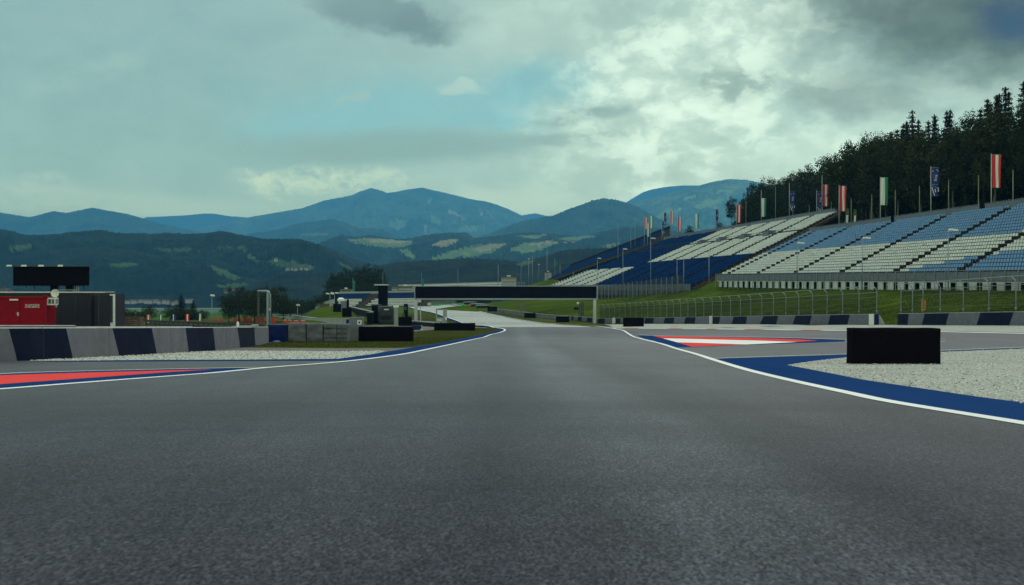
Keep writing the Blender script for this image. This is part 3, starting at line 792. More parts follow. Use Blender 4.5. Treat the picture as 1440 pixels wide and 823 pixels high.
def end_rail(S, name, s0, s1, h, d=1.0, mat='meshp', th=.08, top=0):
    t, P, lev, bdir, ang, org = S
    a, c = P(s0, d), P(s1, d); mb = MB(); n = max(2, int((c - a).length / 2.2))
    for k in range(n):
        p, q = a.lerp(c, k / n), a.lerp(c, (k + .96) / n)
        mb.bar(p + Vector((0, 0, h * .5 + top)), q + Vector((0, 0, h * .5 + top)), th * .4, h * .86)
        mb.bar(p + Vector((0, 0, top - .3)), p + Vector((0, 0, h + .1 + top)), th)
    mb.bar(a + Vector((0, 0, h + top)), c + Vector((0, 0, h + top)), th * .8)
    mb.build(name, M[mat], t)
for s0, s1 in ((0, .285), (.30, .475), (.487, .70), (.71, .99)): end_rail(SA, 'back_rail', s0, s1, 1.15)
end_rail(SB, 'back_rail', 0, .99, 1.3)
end_rail(SC, 'back_rail', 0, .99, 1.3, mat='step')
# walkway rails and stair mouths of the tall stand
t, P, lev, bdir, ang, org = SB
for d_, s0, s1 in ((30.2 / 42, .02, .97),):
    mb = MB(); n = 60
    for k in range(n):
        s = s0 + (s1 - s0) * k / n; p = P(s, d_); q = P(s + (s1 - s0) / n, d_)
        mb.bar(p + Vector((0, 0, .1)), p + Vector((0, 0, 1.25)), .06); mb.bar(p + Vector((0, 0, 1.2)), q + Vector((0, 0, 1.2)), .05); mb.bar(p + Vector((0, 0, .7)), q + Vector((0, 0, .7)), .035)
    mb.build('walkway_rail', M['steeld'], t)
for s in (.13, .24, .36, .47):
    p = P(s, .70); mb = MB()
    mb.box(p + Vector((0, 0, .55)), (3.2, .1, 1.6), rz=ang); mb.box(p + bdir * 1.4 + Vector((0, 0, .9)), (.1, 2.6, 1.7), rz=ang)
    mb.build('stair_mouth', M['meshp'], t)
mb = MB()   # stair flight along the near end
for r in range(42):
    p = P(-.012, r / 42); mb.box((p.x, p.y, p.z), (2.2, .75, .22), rz=ang)
    if r % 2 == 0: mb.bar((p.x, p.y, p.z), (p.x, p.y, p.z + 1.1), .06)
mb.build('end_stairs', M['wood'], t)
for k, s in enumerate((.1, .22, .33, .45, .57, .69, .8, .92)):   # steel legs below the front
    p = P(s, .0); mb = MB(); mb.bar((p.x, p.y, p.z - 4.5), (p.x, p.y, p.z - .2), .22); mb.build('support_leg', M['steeld'], t)

# chain fence in front of the tall stand
mb = MB(); A = Vector(lineF(192, 1.2)); B = Vector(lineF(305, -.6)); nv = Vector((-.985, -.172, 0)) * 2.2
A += nv; B += nv; org = A.lerp(B, .5)
t = empty('mesh_fence', org, 'tall grey mesh fence on the grass below the checkered grandstand', 'fence')
def zf_(y): return 2.0 - (y - 186) * .03 if y < 262 else -.3
n = 34
for k in range(n):
    p = A.lerp(B, k / n); q = A.lerp(B, (k + 1) / n); p.z = zf_(p.y) - 1.0; q.z = zf_(q.y) - 1.0
    mb = MB(); mb.bar(p - org, p - org + Vector((0, 0, 3.6)), .09); mb.build('post', M['steel'], t)
mb = MB()
for k in range(n):
    p = A.lerp(B, k / n); q = A.lerp(B, (k + 1) / n); p.z = zf_(p.y) - 1.0; q.z = zf_(q.y) - 1.0
    for z in (.5, 1.2, 1.9, 2.6, 3.4): mb.bar(p - org + Vector((0, 0, z)), q - org + Vector((0, 0, z)), .035)
    for j in range(12):
        e = p.lerp(q, j / 12) - org; mb.bar(e + Vector((0, 0, .2)), e + Vector((0, 0, 3.4)), .028)
mb.build('mesh_wires', M['steeld'], t)

# lamp posts in front of the stands
LP = [(1121, 343, 404, 141, 1), (1212.5, 336, 404, 123, 1), (1333.5, 325, 404, 106, 1), (997, 354, 407, 180, 0), (961.5, 362, 408, 190, 0), (952, 361, 409, 196, 0), (915, 336, 412, 212, 1), (876, 351, 416, 235, 1), (840, 364, 419, 262, 1), (806, 383, 421, 290, 0)]
for i, (px, pt, pb, D, head) in enumerate(LP):
    b0 = W(px, pb + 3, D); top = W(px, pt, D)
    lab = ['leftmost of three lamp posts before the nearest grandstand', 'middle of three lamp posts before the nearest grandstand', 'rightmost of three lamp posts before the nearest grandstand', 'headless post at the near end of the checkered grandstand, rightmost of three',
        'headless post before the checkered grandstand, middle of three close ones', 'headless post before the checkered grandstand, leftmost of three close ones', 'tallest lamp post before the deep blue block of the checkered grandstand', 'lamp post where deep blue meets white in the checkered grandstand', 'lamp post just above the right end of the gantry', 'headless post before the leftmost white seats, above the gantry'][i]
    t = empty('lamp_post', b0, lab, 'lamp post', 'lamp posts in front of the stands')
    h = (top - b0).z; mb = MB(); mb.tube([(0, 0, 0), (0, 0, h)], .075, n=6, r2=.05); mb.build('post', M['steel'], t, smooth=True)
    if head:
        mb = MB(); mb.bar((0, 0, h), (.55, 0, h + .05), .06); mb.box((.55, 0, h + .12), (1.0, .4, .2), ry=.1, taper=.8); mb.build('lamp_head', M['lamp'], t)

# ------------------------------------------------------------------ flagpoles
def flag_mesh(w, h, cols, rnd, wave=.05):
    mb = MB(); nx, nz = 12, 10; ph = rnd.random() * 6
    def pt(i, j, s):
        x = w * i / nx; z = -h * j / nz
        sway = (.10 * w * math.sin(j * .55 + ph) * (j / nz)); pinch = 1 - .08 * (j / nz)
        return (x * pinch + sway * .4, wave * math.sin(i * 1.15 + ph + j * .3) + sway * .3 + s * .012, z + .02 * math.sin(i + ph))
    for s in (-1, 1):
        for i in range(nx):
            for j in range(nz):
                f = [pt(i, j, s), pt(i + 1, j, s), pt(i + 1, j + 1, s), pt(i, j + 1, s)]
                mb.face(f if s < 0 else f[::-1], cols(i / nx + .001))
    return mb, pt
frn = random.Random(11)
def flagpole(px, pt, pb, D, label, kind=None, fx=None, fy=None, mat='pole', group='flagpoles above the stands'):
    b0 = W(px, pb, D); top = W(px, pt, D); h = (top - b0).z
    t = empty('flagpole', b0 - Vector((0, 0, 1.2)), label, 'flagpole', group)
    mb = MB(); mb.tube([(0, 0, 0), (0, 0, h + 1.2)], .085, n=8, r2=.05); mb.tube([(0, 0, h + 1.2), (0, 0, h + 1.28)], .07, n=8)
    mb.build('pole', M[mat], t, smooth=True)
    if not kind: return t
    k = D / FPX; x0 = (fx[0] - px) * k; w = (fx[1] - fx[0]) * k; fh = (fy[1] - fy[0]) * k; z0 = h + 1.2 - (fy[0] - pt) * k
    if kind == 'red': cols = lambda u: 1 if .34 < u < .67 else 0; mats = [M['fred'], M['fwhite']]
    elif kind == 'green': cols = lambda u: 1 if u > .52 else 0; mats = [M['fwhite'], M['fgreen']]
    else: cols = lambda u: 0; mats = [M['fblue']]
    mb, ptf = flag_mesh(w, fh, cols, frn)
    f = mb.build('flag', mats, t, smooth=True); f.location = (max(x0, .06), 0, z0)
    mb = MB(); mb.bar((0, 0, z0 + .03), (max(x0, .06) + w, 0, z0 + .03), .04); mb.build('flag_arm', M['steel'], t)
    if kind == 'blue':
        mb = MB(); y = -.09
        def seg(a, b_, wd):
            a = Vector((a[0] * w, y, -a[1] * fh)); b_ = Vector((b_[0] * w, y, -b_[1] * fh)); mb.bar(a, b_, wd, .01)
        seg((.05, .62), (.95, .74), .12 * w)
        for a, b_ in (((.02, .68), (.4, .98)), ((.4, .98), (.95, .97)), ((.45, .74), (.55, .86)), ((.55, .86), (.92, .84)), ((.92, .84), (.9, .70)), ((.05, .58), (.9, .60)), ((.6, .06), (.92, .14)), ((.92, .14), (.75, .05))): seg(a, b_, .10 * w)
        mb.build('track_emblem', M['fwhite'], f)
        mb = MB(); mb.tube([(.18 * w, y - .005, -.12 * fh), (.18 * w, y + .005, -.12 * fh)], .12 * w, n=10); mb.build('round_emblem', M['forange'], f)
        Rm = Matrix.Rotation(R(90), 4, 'X') @ Matrix.Rotation(R(-90), 4, 'Z')
        text_mesh('Red Bull', .2 * w, 'red_lettering', M['fred'], f, Matrix.Translation((.24 * w, y - .02, -.32 * fh)) @ Rm @ Matrix.Scale(1.15, 4))
        text_mesh('Ring', .5 * w, 'white_lettering', M['fwhite'], f, Matrix.Translation((.60 * w, y - .02, -.36 * fh)) @ Rm)
    return t
def DA(px): return 87.2 / ((px - CX) / FPX + .1754)
def DB(px): return 110.8 / ((px - CX) / FPX + .1754)
FL = [
 (1394, 217, 290, DA, 'flagpole with the largest red white red flag, rightmost flag of all', 'red', (1395, 1407.5), (218, 264)),
 (1309, 235, 302, DA, 'flagpole with blue lettered flag against the dark forest, rightmost blue flag', 'blue', (1309.8, 1320), (236, 276)),
 (1238, 250, 310, DA, 'flagpole with large white and green flag right of the star banners', 'green', (1238.5, 1249), (250, 288.5)),
 (1182, 241, 308, DB, 'tall flagpole with white and green flag partly hidden by a red white red flag', 'green', (1183, 1191.5), (255, 286)),
 (1180, 261, 314, DA, 'flagpole with red white red flag overlapping a white and green one', 'red', (1180.5, 1190), (262, 297)),
 (1156, 247, 305, DB, 'tall flagpole with red white red flag just right of a blue flag', 'red', (1157, 1165), (260, 290)),
 (1148.5, 268, 310, DB, 'flagpole with blue lettered flag just left of a red white red flag', 'blue', (1149.5, 1157), (270, 301)),
 (1110, 258, 308, DB, 'flagpole with lone blue lettered flag above the white seats of the checkered stand', 'blue', (1111, 1117.5), (270, 297)),
 (1070.5, 268, 315, DB, 'flagpole with lone white and green flag left of the blue lettered flags', 'green', (1071, 1077.5), (279, 305)),
 (1035.5, 288, 320, DB, 'flagpole with small red white red flag beside the leftmost forest tree', 'red', (1036, 1042), (288, 313)),
 (1006, 295, 326, DB, 'flagpole with small blue flag at the left end of the forest', 'blue', (1006.3, 1010.3), (295, 317)),
 (977.8, 300, 330, DB, 'flagpole with small white and green flag beside the round bush', 'green', (978, 982.5), (301, 322)),
 (953, 304, 334, DB, 'flagpole with red white red flag swaying left of the round bush', 'red', (953.5, 958.5), (305, 325)),
 (942.6, 296, 334, lambda p: 345, 'flagpole with highest small red white red flag over the far blue wing', 'red', (943, 947), (297, 315.5)),
 (933.5, 299, 336, lambda p: 348, 'flagpole with dark blue flag over the far blue wing, right of the pair', 'blue', (933.7, 937.2), (299.5, 317)),
 (930.8, 310, 336, lambda p: 340, 'flagpole with dark blue flag over the far blue wing, lower left of the pair', 'blue', (931, 934), (311, 331)),
 (914.8, 303, 340, lambda p: 352, 'flagpole with white and green flag at the far blue wing, higher of two', 'green', (915, 918.8), (304, 321)),
 (910.4, 313, 340, lambda p: 340, 'flagpole with white and green flag at the far blue wing, lower of two', 'green', (910.6, 913.6), (314, 333)),
 (906, 305, 342, lambda p: 345, 'flagpole with red white red flag at the far blue wing, leftmost flag of all', 'red', (906.2, 910.2), (306, 322)),
]
for px, pt_, pb, D, lab, kd, fx, fy in FL: flagpole(px, pt_, pb, D(px), lab, kd, fx, fy)
for px, pt_, pb, D, lab in [(1424.5, 240, 286, DA, 'bare flagpole right of the largest red white red flag'), (1376, 248, 292, DA, 'bare flagpole left of the largest red white red flag'), (1334, 254, 296, DA, 'bare flagpole right of the rightmost blue flag'),
    (1293, 262, 301, DA, 'bare flagpole left of the rightmost blue flag'), (1259, 268, 305, DA, 'bare flagpole right of the large white and green flag'), (1226, 274, 309, DA, 'bare flagpole left of the large white and green flag'),
    (1197, 280, 312, DA, 'bare flagpole between the two green star banners'), (1169, 284, 314, DB, 'bare flagpole left of the overlapping flags'), (1138, 289, 318, DB, 'bare flagpole left of the blue flag in the middle group'), (1115, 296, 330, DB, 'bare flagpole just right of the lone blue flag'),
    (1090.5, 263, 330, DB, 'tall bare flagpole left of the lone blue flag'), (1049, 282, 326, DB, 'tall bare flagpole right of the small red white red flag')]:
    flagpole(px, pt_, pb, D(px), lab, mat='poleo', group='bare flagpoles above the stands')
# green banners with a red star
for px, x0, x1, y0, y1, lab in ((1191, 1188.6, 1194.2, 293, 313.5, 'green banner with red star, left of two at the stand corner'), (1202, 1200, 1204.6, 294.5, 313.5, 'green banner with red star, right of two at the stand corner')):
    D = DA(px) - .5; b0 = W(px, 316, D); k = D / FPX; w, h = (x1 - x0) * k, (y1 - y0) * k
    t = empty('star_banner', b0, lab, 'banner', 'green star banners')
    mb = MB(); mb.bar((0, 0, -.6), (0, 0, h + .3), .07); mb.build('pole', M['steel'], t)
    mb = MB(); mb.box((0, -.06, .25 + h / 2), (w, .03, h), ry=.06); mb.box((0, -.085, .25 + h * .28), (w * .5, .02, h * .56), 1, ry=.06); f = mb.build('banner_cloth', [M['bannerg'], M['fwhite']], t)
    mb = MB(); c = Vector((.06, -.10, .25 + h * .75)); pts = []
    for i in range(10):
        a = math.pi / 2 + i * math.pi / 5; r = (.36 if i % 2 == 0 else .16) * w; pts.append(c + Vector((math.cos(a) * r, 0, math.sin(a) * r)))
    mb.face(pts[::-1]); mb.face([p + Vector((0, .03, 0)) for p in pts]); mb.build('red_star', M['fred'], t)

# ------------------------------------------------------------------ start gantry
D = 184; L0 = W(584.5, 421, D); R0 = W(838.5, 421, D)
zt = W(0, 403, D).z; zb = W(0, 419.6, D).z
t = empty('start_gantry', (L0.x, D, G(L0.x, D) - .3), 'wide black start gantry on pale steel legs spanning the track', 'gantry')
o = Vector(t.location)
def q(x, y, z): return Vector((x, D + y, z)) - o
mb = MB(); mb.box(q((L0.x + R0.x) / 2, 0, (zt + zb) / 2), (R0.x - L0.x - .1, 1.0, zt - zb)); mb.build('black_panel', M['gantryb'], t)
mb = MB()
for z in (zt + .06, zb - .13): mb.box(q((L0.x + R0.x) / 2, 0, z), (R0.x - L0.x + .5, 1.16, .13 if z > zb else .26))
for x in (L0.x - .12, R0.x + .12): mb.box(q(x, 0, (zt + zb) / 2), (.16, 1.16, zt - zb - .01))
mb.build('frame', M['steel'], t)
for x, nm in ((L0.x + .05, 0), (R0.x - .3, 1)):
    mb = MB()
    zg = (G(x, D) if x < 0 else zwall(x, D)) - .3
    for yy in (-.42, .42): mb.bar(q(x, yy, zg), q(x, yy, zb - .27), .5, .3)
    for kk in range(6):
        z = zg + .6 + kk * .7; mb.bar(q(x, -.3, z), q(x, .3, z + .35), .08)
    mb.build('leg', M['trim'], t)
mb = MB(); mb.bar(q(L0.x + .9, -.4, -1.6), q(L0.x + 1.0, -.4, -5.1), .16); mb.bar(q(L0.x, -.4, -1.7), q(L0.x + .95, -.4, -1.7), .12); mb.build('side_post', M['trim'], t)

# ------------------------------------------------------------------ black boards and foam blocks beside the track
def board(px0, px1, pt, pb, D, thick, label, rz=0.0, mat='black', sag=.02, ground=True):
    c = W((px0 + px1) / 2, pb, D); k = D / FPX; w, h = (px1 - px0) * k, (pb - pt) * k
    if ground: c.z = min(c.z, G(c.x, c.y) + .02) if abs(c.z - G(c.x, c.y)) < .4 else c.z
    bm = bmesh.new(); bmesh.ops.create_cube(bm, size=1)
    for v in bm.verts: v.co = Vector((v.co.x * w, v.co.y * thick + thick / 2, (v.co.z + .5) * h))
    bmesh.ops.subdivide_edges(bm, edges=bm.edges[:], cuts=9, use_grid_fill=True)
    for v in bm.verts:
        n = noise.noise_vector(Vector((v.co.x * 2.1 + px0, v.co.y * 2, v.co.z * 2.1)))
        v.co += n * sag * min(1.5, w / 2)
    bmesh.ops.bevel(bm, geom=[e for e in bm.edges if e.calc_face_angle(0) > .9], offset=.012 * min(1, h), segments=2, affect='EDGES')
    me = bpy.data.meshes.new('advertising_board'); bm.to_mesh(me); bm.free(); me.materials.append(M[mat])
    for p in me.polygons: p.use_smooth = True
    ob = bpy.data.objects.new('advertising_board', me); col.objects.link(ob); ob.location = c; ob.rotation_euler = (0, 0, rz)
    return tag(ob, label, 'board', 'black advertising boards')
board(1200, 1323, 462, 514, 26, .55, 'largest black board, standing on the gravel trap at the right', sag=.012)
board(877, 905.5, 447, 459.6, 112, .6, 'small black board before the striped wall, right of the white line', )
board(504, 580, 459.5, 480, 63, .8, 'long low black board on the grass left of the track')
board(560.5, 578.5, 446, 459, 122, .8, 'small squarish black board behind the long low board')
board(610.5, 668, 454.6, 465.4, 102, .7, 'low black board on the grass below the grey frame, left of the track edge')
board(468.4, 478.8, 427.5, 439, 185, .8, 'small black board on the left mound, further of two', ground=False)
board(481, 493.6, 433.5, 446, 165, .8, 'small black board on the left mound, nearer of two', ground=False)
board(685.5, 699, 431.3, 438.3, 236, .8, 'farthest black board against the far track wall')
board(737.3, 752.5, 440.2, 447, 216, .8, 'middle black board against the far track wall')
board(782, 800.5, 444.8, 452.8, 190, .8, 'nearest black board against the far track wall, below the gantry')
# ------------------------------------------------------------------ left paddock: container, sheds, hoarding
def frame_at(px, D, th):
    """local frame: x runs along the front towards the left edge, y goes back"""
    c = W(px, 0, D); ex = Vector((-math.cos(th), -math.sin(th), 0)); ey = Vector((-math.sin(th), math.cos(th), 0))
    return c, ex, ey
c, ex, ey = frame_at(65, 65, .2); g = G(c.x, c.y); zt = W(0, 417.4, 65).z - g
t = empty('fire_container', (c.x, c.y, g), 'red fire brigade container with white lettering behind the left wall', 'container')
def aL(px):
    k = (px - CX) / FPX; return (c.x - c.y * k) / (-ex.x + ex.y * k)
def lc(a, d, z): return ex * a + ey * d + Vector((0, 0, z))
rz = math.atan2(-ex.y, -ex.x)
mb = MB(); mb.box(lc(3.5, 1.25, zt / 2), (7, 2.4, zt), rz=rz)
for k in range(7): mb.box(lc(7 - .03, .4 + k * .3, zt / 2), (.04, .15, zt - .3), rz=rz)
for k in range(9): mb.box(lc(-.02, .25 + k * .25, zt / 2 - .1), (.05, .12, zt - .4), rz=rz)
mb.build('body', M['red'], t)
mb = MB()
mb.box(lc(3.5, .03, zt - .06), (7.04, .14, .13), rz=rz); mb.box(lc(-.03, 1.25, zt - .06), (.1, 2.4, .13), rz=rz)
for a in (.05, 6.95): mb.box(lc(a, .04, zt / 2), (.16, .16, zt), rz=rz)
for a in (.08, 6.9): mb.box(lc(a, .04, zt + .04), (.2, .2, .1), rz=rz)
mb.build('corner_frame', M['red'], t)
a0, a1 = aL(27.5), aL(10); zb_ = W(0, 424, 64).z - g
mb = MB(); mb.box(lc((a0 + a1) / 2, .0, zb_ / 2 + .1), (a1 - a0, .08, zb_ - .15), rz=rz); d_ = mb.build('door', M['red'], t)
mb = MB(); zh = W(0, 442, 64).z - g
mb.box(lc(aL(25.8), -.06, zh), (.09, .03, .24), rz=rz); mb.box(lc(aL(25), -.10, zh + .04), (.16, .03, .03), rz=rz); mb.build('handle', M['trim'], d_)
mb = MB(); mb.box(lc(aL(20), -.06, W(0, 421.8, 64).z - g), (aL(14) - aL(25.8), .12, .10), rz=rz); mb.build('lamp', M['lamp'], t)
Rm = Matrix.Rotation(rz, 4, 'Z') @ Matrix.Rotation(R(90), 4, 'X')
for s, py in (('FEUERWEHR', 429.2), ('SPIELBERG', 432.0)):
    p = lc(aL(45.6), -.03, W(0, py, 64.6).z - g); tm = text_mesh(s, .135, 'lettering', M['fwhite'], t, Matrix.Translation(p) @ Rm @ Matrix.Scale(1.05, 4))
    ww = max(v.co.dot(ex) for v in tm.data.vertices) - min(v.co.dot(ex) for v in tm.data.vertices)
    sc = (aL(35.3) - aL(55.6)) / ww
    for v in tm.data.vertices:
        r_ = v.co - p; r_ -= ex * (r_.dot(ex) * (1 - sc)); v.co = p + r_
mb = MB(); zc = W(0, 424, 65.5).z - g
mb.box(lc(-.28, .5, zc), (.5, .85, .48), rz=rz)
acu = mb.build('air_conditioner', M['white_metal'], t)
mb = MB()
for q_ in (.28, .62): mb.box(lc(-.30 + .02, q_, zc), (.52, .2, .30), rz=rz)
mb.box(lc(-.2, .06, zc), (.16, .02, .3), rz=rz); mb.box(lc(-.4, .06, zc), (.12, .02, .3), rz=rz)
mb.build('grille', M['steeld'], acu)
mb = MB(); mb.bar(lc(-.4, .9, zc - .4), lc(-.4, .9, zt + .3), .06); mb.build('dish_mast', M['white_metal'], t)
mb = MB(); cen = lc(-.4, .8, W(0, 412.6, 66).z - g); rr = .27
for i in range(16):
    for j in range(3):
        def dp(i, j): a = i * math.pi / 8; r_ = rr * j / 3; return cen + Vector((math.cos(a) * r_, -.02 - .12 * (j / 3) ** 2, math.sin(a) * r_))
        f = [dp(i, j), dp(i + 1, j), dp(i + 1, j + 1), dp(i, j + 1)] if j else [dp(i, 1), cen, dp(i + 1, 1)]
        mb.face(f)
mb.bar(cen, cen + Vector((.05, -.3, -.1)), .03); mb.build('satellite_dish', M['lamp'], t)

def slab(px0, px1, pt, pb, D, depth, ground=True):
    """box given by its front outline: returns base centre, width, height"""
    a, b_ = W(px0, pt, D), W(px1, pt, D); x = (a.x + b_.x) / 2; zb = G(x, D) if ground else W(0, pb, D).z
    return Vector((x, D + depth / 2, zb)), b_.x - a.x, a.z - zb
c, w, h = slab(-150, 124, 411.9, 0, 72, 5)
t = empty('site_shed', c, 'long flat grey shed with pale roof edge behind the red container', 'shed')
mb = MB(); mb.box((0, 0, h / 2), (w, 5, h)); mb.build('wall', M['greyp'], t)
mb = MB()
for k in range(8): mb.box((w / 2 - .9 - k * 1.25, -2.52, h / 2 - .1), (.025, .03, h - .3))
mb.build('wall_seams', M['steeld'], t)
mb = MB(); mb.box((.55, -2.4, h + .04), (w + 1.1, .5, .09)); mb.box((0, 0, h + .06), (w, 4.6, .06)); mb.build('roof_edge', M['trim'], t)
c, w, h = slab(124.2, 138.5, 414, 0, 73, 3)
o = MB(); o.box((0, 0, h / 2), (w, 3, h)); o.box((0, -1.5, h - .1), (w, .1, .15)); o.box((-w * .2, -1.52, h * .45), (.05, .06, h * .8)); o = o.build('side_cabin', M['steeld']); o.location = c; tag(o, 'dark recessed cabin between the grey shed and the trailer', 'cabin')
c, w, h = slab(138.7, 160.8, 413.6, 0, 70, 2.6)
t = empty('box_trailer', c, 'dark grey box trailer with white edge frame at the right end of the sheds', 'trailer')
mb = MB(); mb.box((-.12, 0, h / 2 + .25), (w - .3, 2.6, h - .5)); mb.build('body', M['greyp'], t)
mb = MB(); mb.bar((w / 2 - .02, -1.3, .3), (w / 2 - .02, -1.3, h), .12); mb.bar((w / 2 - .3, -1.32, h - .06), (w / 2, -1.32, h - .06), .1); mb.box((w / 2 - .12, -1.36, h * .27), (.26, .06, h * .22)); mb.build('edge_frame', M['white_metal'], t)
mb = MB(); mb.box((-.12, -1.34, h * .2), (w * .6, .06, .28)); mb.box((-.4, -1.36, h * .22), (.2, .06, .14)); mb.build('tail_panel', M['white_metal'], t)
mb = MB()
for x in (-.3, .2): mb.tube([(x, -1.2, .35), (x, -.95, .35)], .35, n=14)
mb.build('wheels', M['rubber'], t)

D = 84; a = W(20.5, 375.3, D); b_ = W(124, 402, D); cx = (a.x + b_.x) / 2; w = b_.x - a.x; gz = G(cx, D)
t = empty('billboard', (cx, D, gz), 'large dark billboard on legs above the grey shed at the far left', 'billboard')
za, zb = a.z - gz, b_.z - gz
mb = MB(); mb.box((0, 0, (za + zb) / 2), (w, .5, za - zb))
for k in range(9): mb.bar((-w / 2 + w * (k + .5) / 9, -.1, zb), (-w / 2 + w * (k + .5) / 9, -.1, zb - .1 - .1 * (k % 3)), .04)
mb.build('panel', M['black'], t)
mb = MB(); mb.box((.15, -.1, za + .04), (w + .7, .8, .07)); mb.build('top_ledge', M['steeld'], t)
for px in (17.5, 38, 62, 89): mb = MB(); x = W(px, 0, D).x - cx; mb.box((x, -.55, za + .08), (.42, .2, .14), taper=.8); mb.bar((x, -.5, za + .05), (x, 0, za + .02), .05); mb.build('spotlight', M['lamp'], t)
for px in (74, 95.8): mb = MB(); x = W(px, 0, D).x - cx; mb.box((x, .3, zb / 2), (.5, .4, zb)); mb.build('leg', M['black'], t)
mb = MB(); x0, x1 = W(78, 0, D).x - cx, W(107, 0, D).x - cx
mb.bar((x0, .1, zb - .35), (x1, .1, zb - .35), .07); mb.bar((x0, .1, zb - .3), (x0 + .6, .1, zb - .75), .06); mb.bar((x1, .1, zb - .3), (x1 - .8, .1, zb - .75), .06)
for dx in (0, .16): mb.bar((x1 + dx, .1, zb), (x1 + dx, .1, 0), .07)
mb.build('truss', M['steel'], t)
c, w, h = slab(-6, 11.5, 404, 0, 80, 1.6)
mb = MB(); mb.box((0, 0, h / 2 - .2), (w, 1.6, h - .4)); mb.box((-.1, 0, h - .25), (w * .8, 1.3, .3), taper=.6); mb.bar((-.3, 0, h - .2), (-.1, 0, h), .15); o = mb.build('roof_unit', M['steeld'], bevel=.04); o.location = c; tag(o, 'dark ventilation unit above the shed roof at the left edge', 'roof unit')
# pallets, guard rails, little post
c = W(189.5, 0, 78); c.z = G(c.x, 78)
t = empty('pallet_stack', c, 'dark wooden pallet crate stack behind the left wall, right of the trailer', 'pallets')
hh = W(0, 444.2, 78).z - c.z
for j in range(2):
    mb = MB(); z0 = j * hh * .52; h1 = hh * .48
    for k in range(5): mb.box((0, -.5, z0 + h1 * (k + .5) / 5), (1.08, .04, h1 * .12))
    for x in (-.52, 0, .52): mb.box((x, -.46, z0 + h1 / 2), (.08, .06, h1))
    for x in (-.5, .5): mb.box((x, 0, z0 + h1 * .5), (.05, .9, h1 * .8))
    mb.build('pallet', M['wood'], t)
P0, P1 = W(206, 0, 84), W(372, 0, 72)
t = empty('guard_rail', ((P0.x + P1.x) / 2, 78, G(-20, 78)), 'dark multi rail guard rail behind the left wall', 'guard rail'); oo = Vector(t.location)
za = W(0, 452.2, 80).z - oo.z
for k in range(24):
    p = P0.lerp(P1, k / 23); mb = MB(); mb.bar((p.x - oo.x, p.y - oo.y, -.2), (p.x - oo.x, p.y - oo.y, za), .14); mb.build('post', M['steeld'], t)
for j in range(4):
    mb = MB(); z = za * (.35 + .2 * j)
    for dz in (-.05, .05): mb.bar((P0.x - oo.x, P0.y - oo.y - .12, z + dz), (P1.x - oo.x, P1.y - oo.y - .12, z + dz), .06, .09)
    mb.bar((P0.x - oo.x, P0.y - oo.y - .08, z), (P1.x - oo.x, P1.y - oo.y - .08, z), .04, .06)
    mb.build('rail', M['steeld'], t)
c = W(334, 461, 48); mb = MB(); mb.tube([(0, 0, 0), (0, 0, .24)], .075, n=10, r2=.06); mb.tube([(0, 0, .24), (0, 0, .30)], .06, n=10, r2=.02); mb.box((.0, 0, .0), (.2, .2, .04)); o = mb.build('bollard', M['whitep'], smooth=True); o.location = c - Vector((0, -.05, 0)); tag(o, 'small white bollard cap standing on top of the left wall', 'bollard')
c = W(344, 461, 49); mb = MB(); mb.box((0, 0, .05), (.9, .3, .10)); mb.box((.5, 0, .08), (.3, .3, .16)); mb.box((-.45, 0, .03), (.3, .26, .07)); o = mb.build('wall_coping', M['conct'], bevel=.015); o.location = c; tag(o, 'loose pale coping stones lying on the left wall', 'coping')
# square portal
D = 75; gz = G(-19, D); l, r2_ = W(363, 0, D).x, W(379.8, 0, D).x; zt = W(0, 409.5, D).z - gz
t = empty('portal_frame', ((l + r2_) / 2, D, gz), 'tall grey steel portal frame behind the left wall, before the large round tree', 'frame')
w = (r2_ - l) / 2
mb = MB(); mb.bar((-w, 0, 0), (-w, 0, zt - .05), .11)
for k in range(14): mb.bar((-w + .1, 0, .3 + k * .23), (-w + .1, 0, .42 + k * .23), .05)
mb.build('post', M['steeld'], t)
mb = MB(); mb.bar((w * .62, 0, 0), (w * .62, 0, zt - .08), .15); mb.build('post', M['steel'], t)
mb = MB(); mb.tube([(w, 0, 0), (w, 0, zt - .25), (w - .08, 0, zt - .08), (w - .25, 0, zt), (-w - .05, 0, zt)], .085, n=8); mb.build('bent_post', M['steel'], t, smooth=True)
mb = MB(); mb.box((w, -.1, zt * .62), (.09, .05, .14)); mb.build('plate', M['whitep'], t)

# blue pad and covered tyre stacks after the left wall
def soft_block(name, px0, px1, pt, pb, D, thick, mat, label, cat, group=None, sag=.05, seed=0, strap=False, rz=0):
    cc = W((px0 + px1) / 2, pb, D); cc.z = G(cc.x, cc.y); k = D / FPX; w, h = (px1 - px0) * k, (CAMH + (CY - pt) * k) - cc.z
    bm = bmesh.new(); bmesh.ops.create_cube(bm, size=1)
    for v in bm.verts: v.co = Vector((v.co.x * w, v.co.y * thick + thick / 2, (v.co.z + .5) * h))
    bmesh.ops.subdivide_edges(bm, edges=bm.edges[:], cuts=11, use_grid_fill=True)
    for v in bm.verts:
        n = noise.noise_vector(Vector((v.co.x * 2.4 + seed * 7, v.co.y * 2, v.co.z * 3.2))); n2 = noise.noise(Vector((v.co.x * 1.2 + seed * 3, 0, v.co.z * 6)))
        v.co += Vector((n.x * .25, n.y - abs(n2) * .5, n.z * .25)) * sag
    me = bpy.data.meshes.new(name); bm.to_mesh(me); bm.free(); me.materials.append(mat)
    for p in me.polygons: p.use_smooth = True
    ob = bpy.data.objects.new(name, me); col.objects.link(ob); ob.location = cc; ob.rotation_euler = (0, 0, rz)
    tag(ob, label, cat, group)
    if strap:
        mb = MB()
        for f in (.25, .5, .75): mb.box((0, -.03, h * f), (w * .98, .03, .02))
        mb.build('strap', M['step'], ob)
    return ob, w, h
